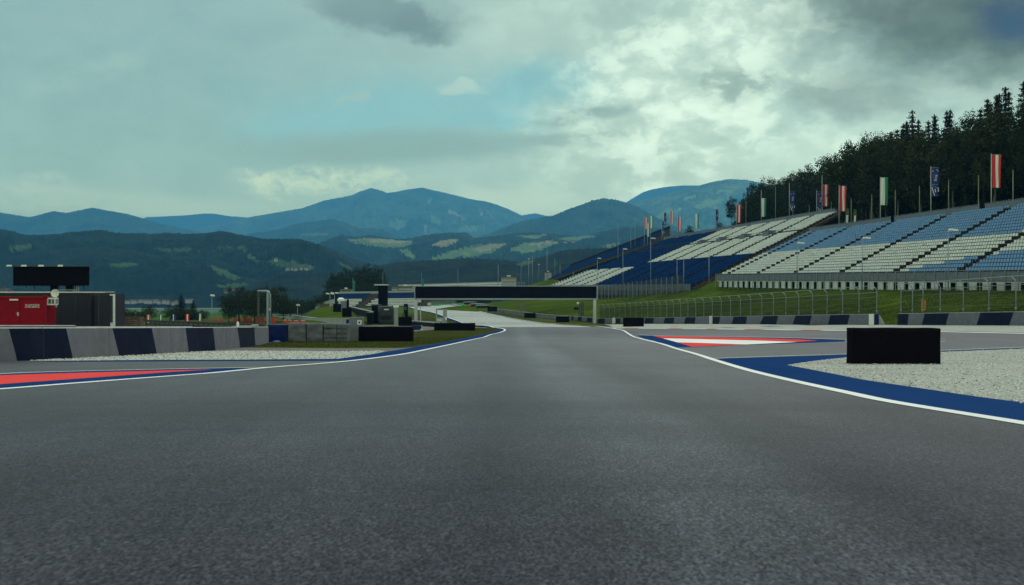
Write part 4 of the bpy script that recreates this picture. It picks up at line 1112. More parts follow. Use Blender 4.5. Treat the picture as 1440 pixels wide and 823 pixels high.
soft_block('blue_pad', 376.5, 404, 457, 480.5, 61, .9, M['bluef'], 'dark blue padded barrier end between the left wall and the grey tarpaulins', 'pad', sag=.06, seed=1)
mb = MB(); mb.tube([(0, 0, 0), (0, 0, .12)], .34, n=20, r2=.14); o = mb.build('blue_dome', pmat('pale_blue_plastic', (.12, .2, .45), .3, .1, 3), smooth=True); cc = W(389, 480, 60.6); cc.z = G(cc.x, cc.y); o.location = cc; tag(o, 'pale blue dome shaped foot in front of the dark blue pad', 'foot')
TL = ['wrinkled grey tarpaulin block next to the blue pad', 'grey tarpaulin block, second from the blue pad', 'grey tarpaulin block, third from the blue pad', 'narrow grey strapped block, left of two at the end of the tarpaulin row', 'narrow grey strapped block, right of two at the end of the tarpaulin row']
for i, (a, b_, pt) in enumerate(((405, 429.6, 454.6), (430.9, 453.6, 455), (455, 473, 455.2), (473.6, 481, 456), (481.4, 488.4, 456.2))):
    soft_block('tyre_stack_cover', a, b_, pt, 481, 61, 1.0, M['cover'], TL[i], 'tyre stack', 'tarpaulin covered tyre stacks', sag=.075 if i < 3 else .04, seed=i + 2, strap=i > 1)
c = W(501.5, 0, 65); c.z = G(c.x, 65); k = 65 / FPX; z0 = W(0, 459.6, 65).z - c.z; z1 = W(0, 447.2, 65).z - c.z
t = empty('electrical_cabinet', c, 'pale grey electrical cabinet on a block left of the long black board', 'cabinet')
mb = MB(); mb.box((0, 0, z0 / 2), (.95, .7, z0)); mb.build('plinth', M['oldconc'], t)
mb = MB(); mb.box((0, 0, (z0 + z1) / 2), (19.5 * k, .6, z1 - z0)); mb.box((0, 0, z1 + .02), (20.4 * k, .66, .04)); mb.build('body', M['meshp'], t, bevel=.015)
mb = MB(); mb.box((5 * k, -.31, z0 + (z1 - z0) * .5), (.27, .02, .27)); pl = mb.build('sign_plate', M['fwhite'], t)
mb = MB(); mb.box((5 * k, -.325, z0 + (z1 - z0) * .5), (.13, .015, .13)); mb.build('dark_square', M['step'], pl)  # plain dark square added in place of the plate's symbol, not a vent
mb = MB(); mb.tube([(-.55, .1, 0), (-.55, .1, z1 - .1)], .16, n=12); mb.build('blue_drum', M['bluef'], t, smooth=True)

# truck, tower, speaker pillar
D = 172; c = W(543.5, 0, D); c.z = W(0, 457.6, D).z
t = empty('truck', c, 'black truck parked facing the track, below the dark tower on the left', 'truck', rz=.16)
def wbox(name, mat, *bs, bevel=0):
    mb = MB()
    for b in bs: mb.box(b[0], b[1], taper=b[2] if len(b) > 2 else 1.0)
    return mb.build(name, mat, t, bevel=bevel)
wbox('cab', M['truck'], ((0, 1.0, 1.75), (2.4, 2.0, 2.3), .94), ((0, .8, .62), (2.44, 2.3, .5)), bevel=.06)
wbox('windscreen', M['glass'], ((0, -.03, 2.15), (2.05, .06, .75)))
wbox('roof_deflector', M['truck'], ((0, 1.2, 3.05), (2.0, 1.4, .42), .8), bevel=.08)
wbox('grille', M['step'], ((0, -.04, 1.28), (1.6, .08, .6)), ((0, -.2, .65), (2.3, .1, .16)))
for x in (-.95, .95): wbox('headlight', M['lamp'], ((x, -.25, .72), (.42, .1, .28)))
for x in (-1.35, 1.35): wbox('mirror', M['truck'], ((x, .1, 2.15), (.18, .2, .6)))
wbox('sun_visor_sign', M['fwhite'], ((0, -.06, 2.72), (.8, .06, .18)))
wbox('bumper', M['truck'], ((0, -.14, .42), (2.46, .2, .26)))
wbox('cargo_box', M['steeld'], ((0, 5.2, 1.9), (2.5, 6.2, 2.7)))
for x in (-1.0, 1.0):
    for y in (.9, 5.5, 7.0): mb = MB(); mb.tube([(x - .16, y, .48), (x + .16, y, .48)], .5, n=14); mb.build('wheel', M['rubber'], t)
def pillar(name, px0, px1, pt, pb, D, depth, mat, label, cat, cap=None, ground=False):
    c, w, h = slab(px0, px1, pt, pb, D, depth, ground); t = empty(name, c, label, cat)
    mb = MB(); mb.box((0, 0, h / 2), (w, depth, h))
    for k in range(1, int(h / .9)): mb.box((0, 0, k * .9), (w + .05, depth + .05, .05))
    mb.build('body', M[mat], t, bevel=.02)
    if cap: mb = MB(); mb.box((cap[1], 0, h + cap[2] / 2), (w + cap[0], depth + .2, cap[2])); mb.build('cap', M[cap[3]], t)
    return t, w, h
pillar('video_tower', 531.8, 544, 401.5, 458, 186, 1.6, 'black', 'tall black tower with flat pale top behind the truck', 'tower', (.9, -.3, .22, 'trim'))
pillar('dark_cabin', 522.5, 533, 429.5, 457, 180, 3, 'black', 'dark cabin left of the truck, at the foot of the tower', 'cabin', (.2, 0, .12, 'steeld'))
pillar('dark_cabin', 516, 523, 440.5, 456.5, 168, 2, 'black', 'lower dark cabin at the left end of the truck park', 'cabin', (.1, 0, .1, 'steeld'))
t, w, h = pillar('speaker_pillar', 567.8, 573.2, 428, 447, 152, .6, 'black', 'slim black pillar behind the squarish black board', 'pillar', (.05, 0, .08, 'steeld'), ground=True)
mb = MB(); mb.box((-.35, -.1, h * .42), (.4, .5, h * .3)); mb.box((-.1, -.32, h * .8), (.5, .1, .5)); mb.build('speaker', M['steeld'], t)
t, w, h = pillar('info_column', 554.5, 559.3, 432.6, 452, 150, .4, 'steel', 'grey info column with white head panel right of the truck', 'column', (.22, 0, .36, 'fwhite'), ground=True)
c = W(620.5, 0, 106); c.z = G(c.x, 106); k = 106 / FPX; h = W(0, 435.2, 106).z - c.z
t = empty('marshal_frame', c, 'pale grey steel marshal frame behind the low black board', 'frame'); w = 15 * k / 2
mb = MB()
for x in (-w + .06, w - .3): mb.box((x, 0, h / 2), (.12, .3, h))
mb.box((w - .1, 0, h / 2), (.28, .34, h)); mb.bar((-w, 0, h - .04), (w, 0, h - .04), .07)
for z in (.38, .55): mb.box((-.1, 0, h * z), (2 * w - .3, .26, .12))
mb.build('frame', M['steel'], t)
mb = MB(); mb.box((-.18, -.02, h * .47), (2 * w - .5, .2, .3)); mb.box((-w * .5, 0, h * .2), (.2, .22, h * .4)); mb.box((w * .35, 0, h * .2), (.2, .22, h * .4)); mb.box((w + .15, -.05, .3), (.4, .3, .22)); mb.build('panels', M['trim'], t)
mb = MB(); mb.box((w - .05, -.2, h * .55), (.16, .06, .34)); mb.build('signal_lamp', M['fwhite'], t)
c = W(586.3, 465.2, 104); k = 104 / FPX; c.z = G(c.x, 104)
mb = MB(); w = 13 * k; mb.box((0, 0, .22), (w, .8, .44), taper=.94); mb.box((-w / 2 + .06, -.38, .06), (.2, .2, .12), 1); mb.box((w / 2, -.38, .06), (.16, .2, .12), 1); mb.bar((w / 2 + .02, -.2, .5), (w / 2 + .14, -.3, 0), .05, None, 1)
o = mb.build('blue_foot_pad', [M['bluef'], M['whitep']]); o.location = c; tag(o, 'low blue foam pad with white feet at the left gantry leg', 'pad')
# camera post on the right
D = 200; c = W(816.5, 447, D); c.z = W(0, 452, D).z; h = W(0, 425.5, D).z - c.z
t = empty('camera_post', c, 'grey camera post with dark housing behind the right wall, under the gantry', 'camera post')
mb = MB()
for x in (-.25, .12, .5): mb.bar((x, 0, 0), (x, 0, h * (1 if x > 0 else .9)), .3 if x > 0 else .16)
mb.build('post', M['steeld'], t)
mb = MB(); mb.box((-.9, -.1, h * .68), (.9, .8, .55)); mb.box((-.85, -.55, h * .68), (.4, .1, .3)); mb.build('camera_housing', M['step'], t)
bm = bmesh.new(); bmesh.ops.create_uvsphere(bm, u_segments=12, v_segments=8, radius=.26); me = bpy.data.meshes.new('dome_lamp'); bm.to_mesh(me); bm.free(); me.materials.append(M['fwhite']); ob = bpy.data.objects.new('dome_lamp', me); col.objects.link(ob); ob.parent = t; ob.location = (-.55, 0, h * .95)
c, w, h = slab(732.5, 736.5, 425.5, 441, 225, .5, False); mb = MB(); mb.box((0, 0, h / 2), (w, .5, h)); mb.box((w / 2 - .06, -.1, h / 2 + .1), (.12, .5, h + .2)); mb.box((0, 0, h), (w + .1, .6, .1)); o = mb.build('control_box', M['oldconc']); o.location = c; tag(o, 'tall grey control box behind the far track wall', 'box')

# low walls on the left
def lowwall(label, pts, H, T, mat='oldconc', cap='conct', name='low_wall', cat='wall', gz=True):
    P = [W(px, pb, D) for px, pb, D in pts]; org = P[len(P) // 2].copy()
    mb = MB()
    for a, b_ in zip(P, P[1:]):
        a = a - org; b_ = b_ - org
        mb.bar(a + Vector((0, 0, H / 2 - .3)), b_ + Vector((0, 0, H / 2 - .3)), T, H + .6); mb.bar(a + Vector((0, 0, H + .04)), b_ + Vector((0, 0, H + .04)), T + .05, .12, 1)
    o = mb.build(name, [M[mat], M[cap]]); o.location = org; return tag(o, label, cat)
lowwall('dark low wall with pale coping running from the mound down behind the truck', [(486, 433.5, 215), (505, 438.5, 192), (524, 443.5, 170)], .55, .4, 'step')
lowwall('dark low wall with pale coping behind the left gantry leg', [(573, 457.5, 128), (596, 459.5, 119), (616, 461.5, 112)], .55, .4, 'step')
lowwall('pale curved wall sweeping behind the red barriers on the left', [(384, 449, 230), (405, 449.5, 212), (425, 453, 188), (445, 456.5, 165), (490, 458.5, 140)], 1.0, .4, 'conct')
lowwall('far grey wall across the end of the pale track, left part', [(560, 427.6, 420), (612, 426.8, 420), (640, 425.8, 418)], 1.1, .5, 'oldconc', 'oldconc')
lowwall('far grey wall across the end of the pale track, right part', [(643, 425.0, 420), (668, 424.6, 415), (690, 425, 405)], .8, .5, 'step', 'oldconc')
# far tyre barriers by the far bend
for i, (x0, x1, pt, pb, D) in enumerate(((654, 668, 424.5, 428.4, 315), (664, 679, 427, 431.6, 285), (672, 686, 429, 434.6, 268))):
    c, w, h = slab(x0, x1, pt, pb, D, 3.2, False); t = empty('tyre_barrier', c, ['farthest tyre barrier with pale blue cover at the far bend', 'middle tyre barrier with pale blue cover at the far bend', 'nearest tyre barrier with pale blue cover at the far bend'][i], 'tyre barrier', 'tyre barriers at the far bend', rz=-.35)
    mb = MB()
    for k in range(5): mb.tube([(-w / 2 + w * (k + .5) / 5, -1.5, 0), (-w / 2 + w * (k + .5) / 5, -1.5, h * .8)], w / 11, n=8)
    mb.box((0, .1, h * .4), (w, 2.9, h * .8)); mb.build('tyres', M['rubber'], t)
    mb = MB(); mb.box((0, 0, h * .9), (w + .2, 3.4, h * .2)); mb.build('cover', pmat('pale_cover', (.30, .36, .40), .6, .2, 1), t)
# red and white barriers far left
RB = [(297, 315.5, 449, 452.6, 200), (327, 340, 448.2, 452.5, 196), (341, 354, 448, 452.5, 194), (358, 372, 447.4, 452.6, 190), (375, 386, 447, 453.4, 184), (397, 410, 450, 455.4, 172), (411, 430, 451, 456.4, 165)]
RL = ['leftmost low red plastic barrier right of the conifers', 'red plastic barrier below the round tree, second from the left', 'red plastic barrier below the round tree, third from the left', 'red plastic barrier just left of the portal posts', 'red plastic barrier just right of the portal frame', 'red and white barrier above the first tarpaulin', 'long red and white barrier above the second tarpaulin']
for i, (x0, x1, pt, pb, D) in enumerate(RB):
    c, w, h = slab(x0, x1, pt, pb, D, .7, False); mb = MB(); n = max(2, int(w / 1.0))
    for k in range(n):
        mb.box((-w / 2 + w * (k + .5) / n, 0, h * .45 - .2), (w / n * .94, .6, h * .9 + .4), 0, taper=.85)
        mb.box((-w / 2 + w * (k + .5) / n, 0, h * .93), (w / n * .6, .3, h * .14), 1 if i > 4 else 0)
    o = mb.build('plastic_barrier', [M['redb'], M['whitep']]); o.location = c; tag(o, RL[i], 'barrier', 'red plastic barriers on the left')
# small banners behind the wall
for px0, px1, pt, pb, kd, lab in ((206, 211.4, 443, 455, 'red', 'small red and white banner nearest the pallet stack'), (225, 227.6, 443, 454, 'green', 'narrow white green banner between the first red banner and the conifers'), (243, 247.6, 442.5, 453, 'blue', 'small blue banner below the conifers'), (261, 266.2, 442, 452, 'red', 'small red and white banner below the right conifer'), (280, 283.4, 441.5, 451.4, 'green', 'narrow white green banner nearest the lamp mast')):
    D = 120; c = W(px0, 458, D); k = D / FPX; t = empty('small_banner', c, lab, 'banner', 'small banners behind the left wall')
    zt = W(0, pt, D).z - c.z; hh = (pb - pt) * k; w = (px1 - px0) * k
    mb = MB(); mb.bar((-.03, 0, -.6), (-.03, 0, zt + .05), .05); mb.build('pole', M['black'], t)
    cols = {'red': lambda u: 1 if .3 < u < .6 else 0, 'green': lambda u: 1 if u > .75 else 0, 'blue': lambda u: 1 if u < .3 else 0}[kd]; mats = {'red': [M['fred'], M['fwhite']], 'green': [M['fwhite'], M['fgreen']], 'blue': [M['fblue'], M['fwhite']]}[kd]
    mb, _ = flag_mesh(w, hh, cols, frn, .02); f = mb.build('banner_cloth', mats, t, smooth=True); f.location = (0, 0, zt)

# ------------------------------------------------------------------ mound, far stands and masts on the left
def mound():
    mb = MB(); n = 26; m_ = 8
    TOPS = [(400, 447, 250), (420, 444.5, 240), (440, 436, 238), (456, 431.5, 236), (470, 430.5, 230), (486, 431, 222), (500, 433, 214), (520, 438.5, 205), (545, 443, 202), (562, 447, 201), (572, 450, 200)]
    BOT = [(400, 456, 150), (425, 457, 148), (445, 458, 145), (470, 458, 142), (490, 458, 140), (505, 457.6, 150), (518, 455.4, 186), (540, 455, 190), (560, 455, 190), (572, 455, 190)]
    top = cr3([tuple(W(*p)) for p in TOPS], 4); bot = cr3([tuple(W(*p)) for p in BOT], 4); rows = []
    for j in range(m_ + 1):
        r = []
        for a, b_ in zip(bot, top):
            v = Vector(a).lerp(Vector(b_), j / m_)
            if j == 0: v.z = G(v.x, v.y) - .1
            else: v.z += .18 * noise.fractal(v * .1, 1, 2, 3) * (j < m_)
            r.append(v)
        rows.append(r)
    rows.append([Vector((p.x, p.y + 60, G(p.x, p.y + 60) - .5)) for p in rows[-1]])
    w = len(rows[0]); mb.v = [tuple(v) for r in rows for v in r]
    for j in range(len(rows) - 1):
        for i in range(w - 1): mb.f.append((j * w + i, j * w + i + 1, (j + 1) * w + i + 1, (j + 1) * w + i)); mb.m.append(0)
    o = mb.build('grass_mound', M['bank'], smooth=True); o['kind'] = 'structure'
mound()
def bench_stand(label, F0, F1, B0, B1, rows, split, mats, stairs=(), group='far stands on the left'):
    F0, F1, B0, B1 = [W(*p) for p in (F0, F1, B0, B1)]; org = F0.lerp(F1, .5); org.z = min(F0.z, F1.z)
    t = empty('far_grandstand', org, label, 'grandstand', group)
    def P(s, d): return F0.lerp(F1, s).lerp(B0.lerp(B1, s), d) - org
    mb = MB()
    for r in range(rows):
        a, b_, c, d = P(0, r / rows), P(1, r / rows), P(1, (r + 1) / rows), P(0, (r + 1) / rows)
        mb.face([(a.x, a.y, a.z - 1.5), (b_.x, b_.y, b_.z - 1.5), b_, a]); mb.face([a, b_, (c.x, c.y, b_.z), (d.x, d.y, a.z)])
    for s in (0, 1):
        a, c = P(s, 0), P(s, 1); mb.face([(a.x, a.y, a.z - 2), (c.x, c.y, a.z - 2), c, a])
    a, c = P(0, 1), P(1, 1); mb.face([(a.x, a.y, a.z - 6), (c.x, c.y, c.z - 6), c, a])
    mb.build('terrace', M['deck'], t)
    for r in range(rows):
        mb = MB(); last = -1; a, c = P(0, (r + .5) / rows), P(1, (r + .5) / rows); L = (c - a).length; n = max(4, int(L / 1.1)); hgt = (P(0, 1).z - P(0, 0).z) / rows
        for k in range(n):
            if any(abs((k + .5) / n - (s0 + (s1 - s0) * r / rows)) < .018 + 1.2 / L for s0, s1 in stairs): continue
            if last >= 0 and k != last + 1 and mb.v: mb.build('seat_row', M[mats[1] if r >= split else mats[0]], t); mb = MB()
            last = k
            p, q_ = a.lerp(c, k / n), a.lerp(c, (k + 1.02) / n); mb.bar(p + Vector((0, 0, hgt * .55)), q_ + Vector((0, 0, hgt * .55)), .25, hgt * .8)
        mb.build('seat_row', M[mats[1] if r >= split else mats[0]], t)
    for s0, s1 in stairs:
        mb = MB()
        for r in range(rows):
            p = P(s0 + (s1 - s0) * (r + .5) / rows, (r + .3) / rows); mb.box(p + Vector((0, 0, .1)), (2.2, .6, .3))
        mb.build('stairs', M['roof'], t)
    mb = MB(); a, c = P(0, 1), P(1, 1); mb.bar(a + Vector((0, 0, .4)), c + Vector((0, 0, .4)), .3, .8); mb.build('back_wall', M['cabin'], t)
    return t
bench_stand('far blue and white stand on the left, behind the truck and tower', (476, 431.5, 330), (606, 431, 330), (476, 414, 348), (606, 411.5, 348), 9, 5, ('seatw', 'seatb'), ((.245, .42), (.90, 1.06)))
bench_stand('far low white stand above the gantry beam, in front of the dark forest', (560, 420, 420), (705, 417, 430), (560, 403, 440), (712, 398.5, 450), 7, 9, ('seatw', 'seatw'))
bench_stand('small white stand beside the grass mound on the left', (441, 438.5, 250), (470, 436.5, 250), (444, 432, 262), (470, 425, 262), 6, 9, ('seatw', 'seatw'), ((.25, .6),))
def cabin(px0, px1, pt, pb, D, depth, label, roofh=.5, win=True, sign=True):
    c, w, h = slab(px0, px1, pt, pb, D, depth, False); t = empty('cabin', c, label, 'cabin', 'small cabins above the far stands')
    mb = MB(); mb.box((0, 0, h / 2 - 1.5), (w, depth, h + 3)); mb.build('wall', M['cabin'], t)
    mb = MB(); mb.box((0, 0, h + .12), (w + .4, depth + .4, .3)); mb.build('roof', M['roof'], t)
    if win: mb = MB(); mb.box((0, -depth / 2, h * .28), (w * .86, .1, h * .12)); mb.box((0, -depth / 2, h * .80), (w * .92, .12, h * .24)); mb.build('window', M['glass'], t)
    if sign: mb = MB(); mb.box((0, -depth / 2 + .3, h + .5), (w * .25, .3, .5)); mb.build('roof_light', M['fwhite'], t)
cabin(478.5, 494.5, 407.6, 415.5, 352, 4, 'white cabin with roof lamp at the left end of the far blue stand')
cabin(551, 558, 403.6, 411.5, 352, 4, 'small white cabin left of the dark roofed cabin above the far blue stand', sign=False)
cabin(558.6, 580.5, 403.4, 410.5, 353, 4, 'long white cabin with dark roof right of the tower')
cabin(705, 726, 390, 398.8, 400, 5, 'white cabin with dark roof and lamp above the gantry beam')
cabin(766.5, 775.5, 383.5, 393, 420, 4, 'narrow white cabin beside the left end of the white seats', win=False)
c, w, h = slab(474.5, 481.5, 418.8, 424, 235, 3, False); mb = MB(); mb.box((0, 0, h * .3), (w, 3, h * .6)); mb.box((0, 0, h * .8), (w, 3, h * .4), taper=.55); o = mb.build('tent', M['fwhite']); o.location = c; tag(o, 'small white peaked tent above the grass mound', 'tent')
c, w, h = slab(478.9, 487.5, 424, 438, 195, 2, False); mb = MB(); mb.box((0, 0, h / 2), (w, 2, h)); mb.box((0, -1.02, h / 2), (w * .9, .06, h * .92)); mb.box((0, 0, h), (w + .1, 2.1, .1)); o = mb.build('grey_hoarding', M['meshp']); o.location = c; tag(o, 'grey hoarding box behind the two small black boards on the mound', 'hoarding')
c, w, h = slab(487.4, 490.2, 422.4, 434, 178, .6, False); mb = MB(); mb.box((0, 0, h / 2), (w, .5, h)); mb.tube([(0, 0, h), (0, 0, h + .2)], w * .4, n=8); mb.box((.05, -.2, h * .6), (w * .8, .2, .5)); o = mb.build('loudspeaker', M['black']); o.location = c; tag(o, 'slim black loudspeaker stack beside the nearer small board on the mound', 'loudspeaker')
def mast(px, pt, pb, D, label, r=.07, flag=None, head=None, group='masts in the middle distance'):
    b0 = W(px, pb, D); top = W(px, pt, D); h = (top - b0).z + 2; b0.z -= 2
    t = empty('mast', b0, label, 'mast', group)
    mb = MB(); mb.tube([(0, 0, 0), (0, 0, h)], r, n=6, r2=r * .6); mb.build('pole', M['steel'], t, smooth=True)
    if flag:
        k = D / FPX; mb, _ = flag_mesh(flag[0] * k, flag[1] * k, lambda u: 0, frn, .1); f = mb.build('flag', M['fgreen'], t, smooth=True); f.location = (.1, 0, h - flag[2] * k)
    if head:
        mb = MB()
        for x in ((-.5, .5) if head == 2 else (.1,)): mb.box((x, 0, h), (.75, .4, .28), ry=.12, taper=.8)
        mb.build('lamp_head', M['lamp'], t)
MS = [(464, 413, 432, 215, 'twin head floodlight mast by the small white stand, left of two', .09, None, 2), (470.4, 412, 432, 225, 'twin head floodlight mast by the small white stand, right of two', .09, None, 2), (418.4, 429, 446, 200, 'low lamp mast with broad white head below the far trees', .08, None, 1), (298, 415.5, 450, 170, 'tall thin lamp mast right of the conifers', .07, None, 1),
 (496.3, 391, 414, 350, 'mast with hanging green flag in front of the tall round trees', .08, (3, 16, 4), None), (538.4, 383, 402, 350, 'thin mast above the black tower', .07, None, None), (593, 383.5, 405, 420, 'mast with drooping green flag left of the gantry top', .08, (3, 10, 9), None), (644, 378, 404, 430, 'thin bare mast above the middle of the gantry', .09, None, None),
 (700.5, 372, 402, 430, 'thicker bare mast left of the white cabin above the gantry', .13, None, None), (732.7, 374, 404, 420, 'thin mast right of the white cabin above the gantry', .09, None, None), (743.5, 364, 402, 420, 'tall mast, left of the close pair above the gantry', .13, None, 1), (748.6, 360, 402, 430, 'tall mast, right of the close pair above the gantry', .12, None, None),
 (757.6, 372, 397, 430, 'thin mast right of the close pair above the gantry', .08, None, 1), (769.3, 348, 392, 420, 'tallest bare mast by the narrow white cabin', .14, None, None), (780.3, 364, 388, 410, 'mast with small green flag left of the white seats', .09, (3, 5, 5), None), (787.5, 372, 388, 400, 'short dark mast just left of the white seats', .1, None, None),
 (869, 314, 372, 350, 'tall thin mast in front of the far blue wing', .1, None, None), (893, 306, 346, 370, 'thin mast rising behind the far blue wing', .1, None, None), (887, 318, 366, 360, 'thin mast just left of the flags on the far blue wing', .08, None, None)]
for px, pt, pb, D, lab, r, fl, hd in MS: mast(px, pt, pb, D, lab, r, fl, hd)
# fence at the far end above the gantry
t = empty('far_fence', W(727, 402, 415), 'row of dark fence posts right of the cabin above the gantry', 'fence'); oo = Vector(t.location)
for k in range(11):
    p = W(714 + k * 2.4, 404, 415) - oo; mb = MB(); mb.bar(p, p + Vector((0, 0, 2.2)), .16); mb.build('post', M['steel'], t)
mb = MB(); mb.bar(W(714, 399, 415) - oo, W(738, 397, 415) - oo, .12); mb.build('rail', M['steel'], t)
mb = MB(); P = [W(px, py, D) for px, py, D in ((735, 404, 400), (752, 398.5, 400), (766, 394.6, 400), (776, 392.8, 398), (786, 394, 390))]
t_ = [p + Vector((0, 40, -6)) for p in P]; b_ = [p + Vector((0, -60, -7)) for p in P]
for i in range(4): mb.face([b_[i], b_[i + 1], P[i + 1], P[i]]); mb.face([P[i], P[i + 1], t_[i + 1], t_[i]])
o = mb.build('far_knoll', M['bank'], smooth=True); o['kind'] = 'structure'
# ------------------------------------------------------------------ trees
def crown_mesh(kind, seed):
    rnd = random.Random(seed); V = []; F = []
    def leaf(c, s, flat=0):
        a = Vector((rnd.gauss(0, 1), rnd.gauss(0, 1), rnd.gauss(0, 1) * (1 - flat))).normalized()
        b_ = a.cross(Vector((rnd.gauss(0, 1), rnd.gauss(0, 1), rnd.gauss(0, 1)))).normalized()
        n = len(V); w = s * rnd.uniform(.35, .6)
        V.extend([tuple(c - a * s * .5), tuple(c + b_ * w * .5), tuple(c + a * s * .5), tuple(c - b_ * w * .5)]); F.append((n, n + 1, n + 2, n + 3))
    if kind == 'spruce':
        lv = 24
        for i in range(lv):
            f = i / (lv - 1); z = .10 + .88 * f; r0 = .165 * (1 - f) ** .85 + .012; nb = int(9 - 5 * f)
            a0 = rnd.random() * 6.28
            for k in range(nb):
                a = a0 + 6.283 * k / nb + rnd.uniform(-.25, .25); r = r0 * rnd.uniform(.65, 1.15)
                for q in range(int(44 * (r / .17) ** .8) + 8):
                    t_ = rnd.random() ** .7; c = Vector((math.cos(a) * r * t_, math.sin(a) * r * t_, z - .045 * t_ * t_ * (1.2 - f) + .012 * t_ ** 3))
                    c += Vector((rnd.gauss(0, .012), rnd.gauss(0, .012), rnd.gauss(-.004, .008)))
                    leaf(c, .030 * (1.1 - .5 * f), .4)
        for q in range(60): zz = rnd.random(); leaf(Vector((rnd.gauss(0, .008 * (1.05 - zz)), rnd.gauss(0, .008 * (1.05 - zz)), .90 + .10 * zz)), .022)
    else:
        cl = []
        tall = {'broad': (.30, .30, .40, .58), 'birch': (.155, .155, .40, .60), 'round': (.46, .46, .40, .52)}[kind]
        nC = {'broad': 72, 'birch': 70, 'round': 90}[kind]
        while len(cl) < nC:
            v = Vector((rnd.uniform(-1, 1), rnd.uniform(-1, 1), rnd.uniform(-1, 1)))
            if v.length > 1 or v.length < .25: continue
            prof = 1 - .35 * max(0, v.z) ** 2
            c = Vector((v.x * tall[0] * prof, v.y * tall[1] * prof, tall[3] + v.z * tall[2]))
            c += noise.noise_vector(c * 6 + Vector((seed, 0, 0))) * .05
            cl.append((c, rnd.uniform(.035, .085) * (1.25 if kind == 'round' else 1)))
        for c, r in cl:
            for q in range(112 if kind != 'birch' else 90):
                d = Vector((rnd.gauss(0, 1), rnd.gauss(0, 1), rnd.gauss(0, .8))).normalized() * r * rnd.random() ** .4
                leaf(c + d, rnd.uniform(.011, .026))
        for q in range(900):
            g_ = lambda s: max(-.7, min(.7, rnd.gauss(0, s))); v = Vector((g_(.36) * tall[0], g_(.36) * tall[1], tall[3] + g_(.38) * tall[2])); leaf(v, .045)
    me = bpy.data.meshes.new('crown'); me.from_pydata(V, [], F); return me
def trunk_mesh(kind, seed):
    rnd = random.Random(seed + 50); mb = MB(); h = 1.03 if kind == 'spruce' else .80
    r = .012 if kind != 'round' else .02
    dr = 0 if kind == 'spruce' else .005
    pts = [(rnd.gauss(0, dr) * i ** .5, rnd.gauss(0, dr) * i ** .5, -.04 + h * i / 6) for i in range(7)]
    mb.tube(pts, r, n=7, r2=r * .25)
    if kind != 'spruce':
        for k in range(7):
            z = rnd.uniform(.25, .65); a = rnd.random() * 6.28; l = rnd.uniform(.1, .24) * (1.5 if kind == 'round' else 1 if kind == 'broad' else .6)
            i = min(5, int((z + .04) / h * 6)); b0 = Vector(pts[i]).lerp(Vector(pts[i + 1]), .5)
            e = b0 + Vector((math.cos(a) * l, math.sin(a) * l, l * .9)); mb.tube([b0, b0.lerp(e, .5) + Vector((0, 0, -.01)), e], r * .45, n=5, r2=r * .12)
    me = bpy.data.meshes.new('trunk'); me.from_pydata(mb.v, [], mb.f)
    me.polygons.foreach_set('use_smooth', [True] * len(me.polygons)); return me
TR = {}
for kd, mt, bk in (('spruce', 'needle', 'bark'), ('broad', 'leaf', 'bark'), ('birch', 'leafb', 'birchbark'), ('round', 'leaf', 'bark')):
    TR[kd] = []
    for s in range(4):
        cm = crown_mesh(kd, s * 13 + 1); cm.materials.append(M[mt]); tm = trunk_mesh(kd, s); tm.materials.append(M[bk]); TR[kd].append((cm, tm))
trn = random.Random(21)
def tree(kind, loc, h, wscale, label, group, name=None, var=None):
    cm, tm = TR[kind][trn.randrange(4) if var is None else var]
    t = empty(name or {'spruce': 'spruce_tree', 'broad': 'broadleaf_tree', 'birch': 'birch_tree', 'round': 'broadleaf_tree'}[kind], loc, label, 'tree', group, rz=trn.random() * 6.28)
    for nm, me in (('trunk', tm), ('crown', cm)):
        o = bpy.data.objects.new(nm, me); col.objects.link(o); o.parent = t
    t.scale = (h * wscale, h * wscale, h); return t
SIL = [(940, 334), (962, 331), (966, 320), (974, 318), (980, 332), (1012, 331), (1018, 300), (1021, 280), (1036, 277), (1043, 297), (1050, 288), (1057, 262), (1070, 240), (1093, 233), (1117, 219), (1143, 215), (1160, 205), (1187, 184), (1207, 182), (1227, 182), (1247, 172), (1280, 158), (1300, 152), (1320, 160), (1343, 149), (1360, 140), (1390, 131), (1417, 119), (1440, 120), (1500, 98), (1700, 70)]
def bpl(y):
    for a, b_ in zip(BP, BP[1:]):
        if y <= b_[1]: t_ = (y - a[1]) / (b_[1] - a[1]); return Vector(a).lerp(Vector(b_), max(0, t_))
    return Vector(BP[-1])
LABT = {'spruce': 'dark pointed spruce in the dense forest above the grandstands', 'broad': 'dark leafy tree in the dense forest above the grandstands', 'birch': 'slender birch with pale stem at the forest edge above the grandstands'}
cnt = 0; y = 60.0
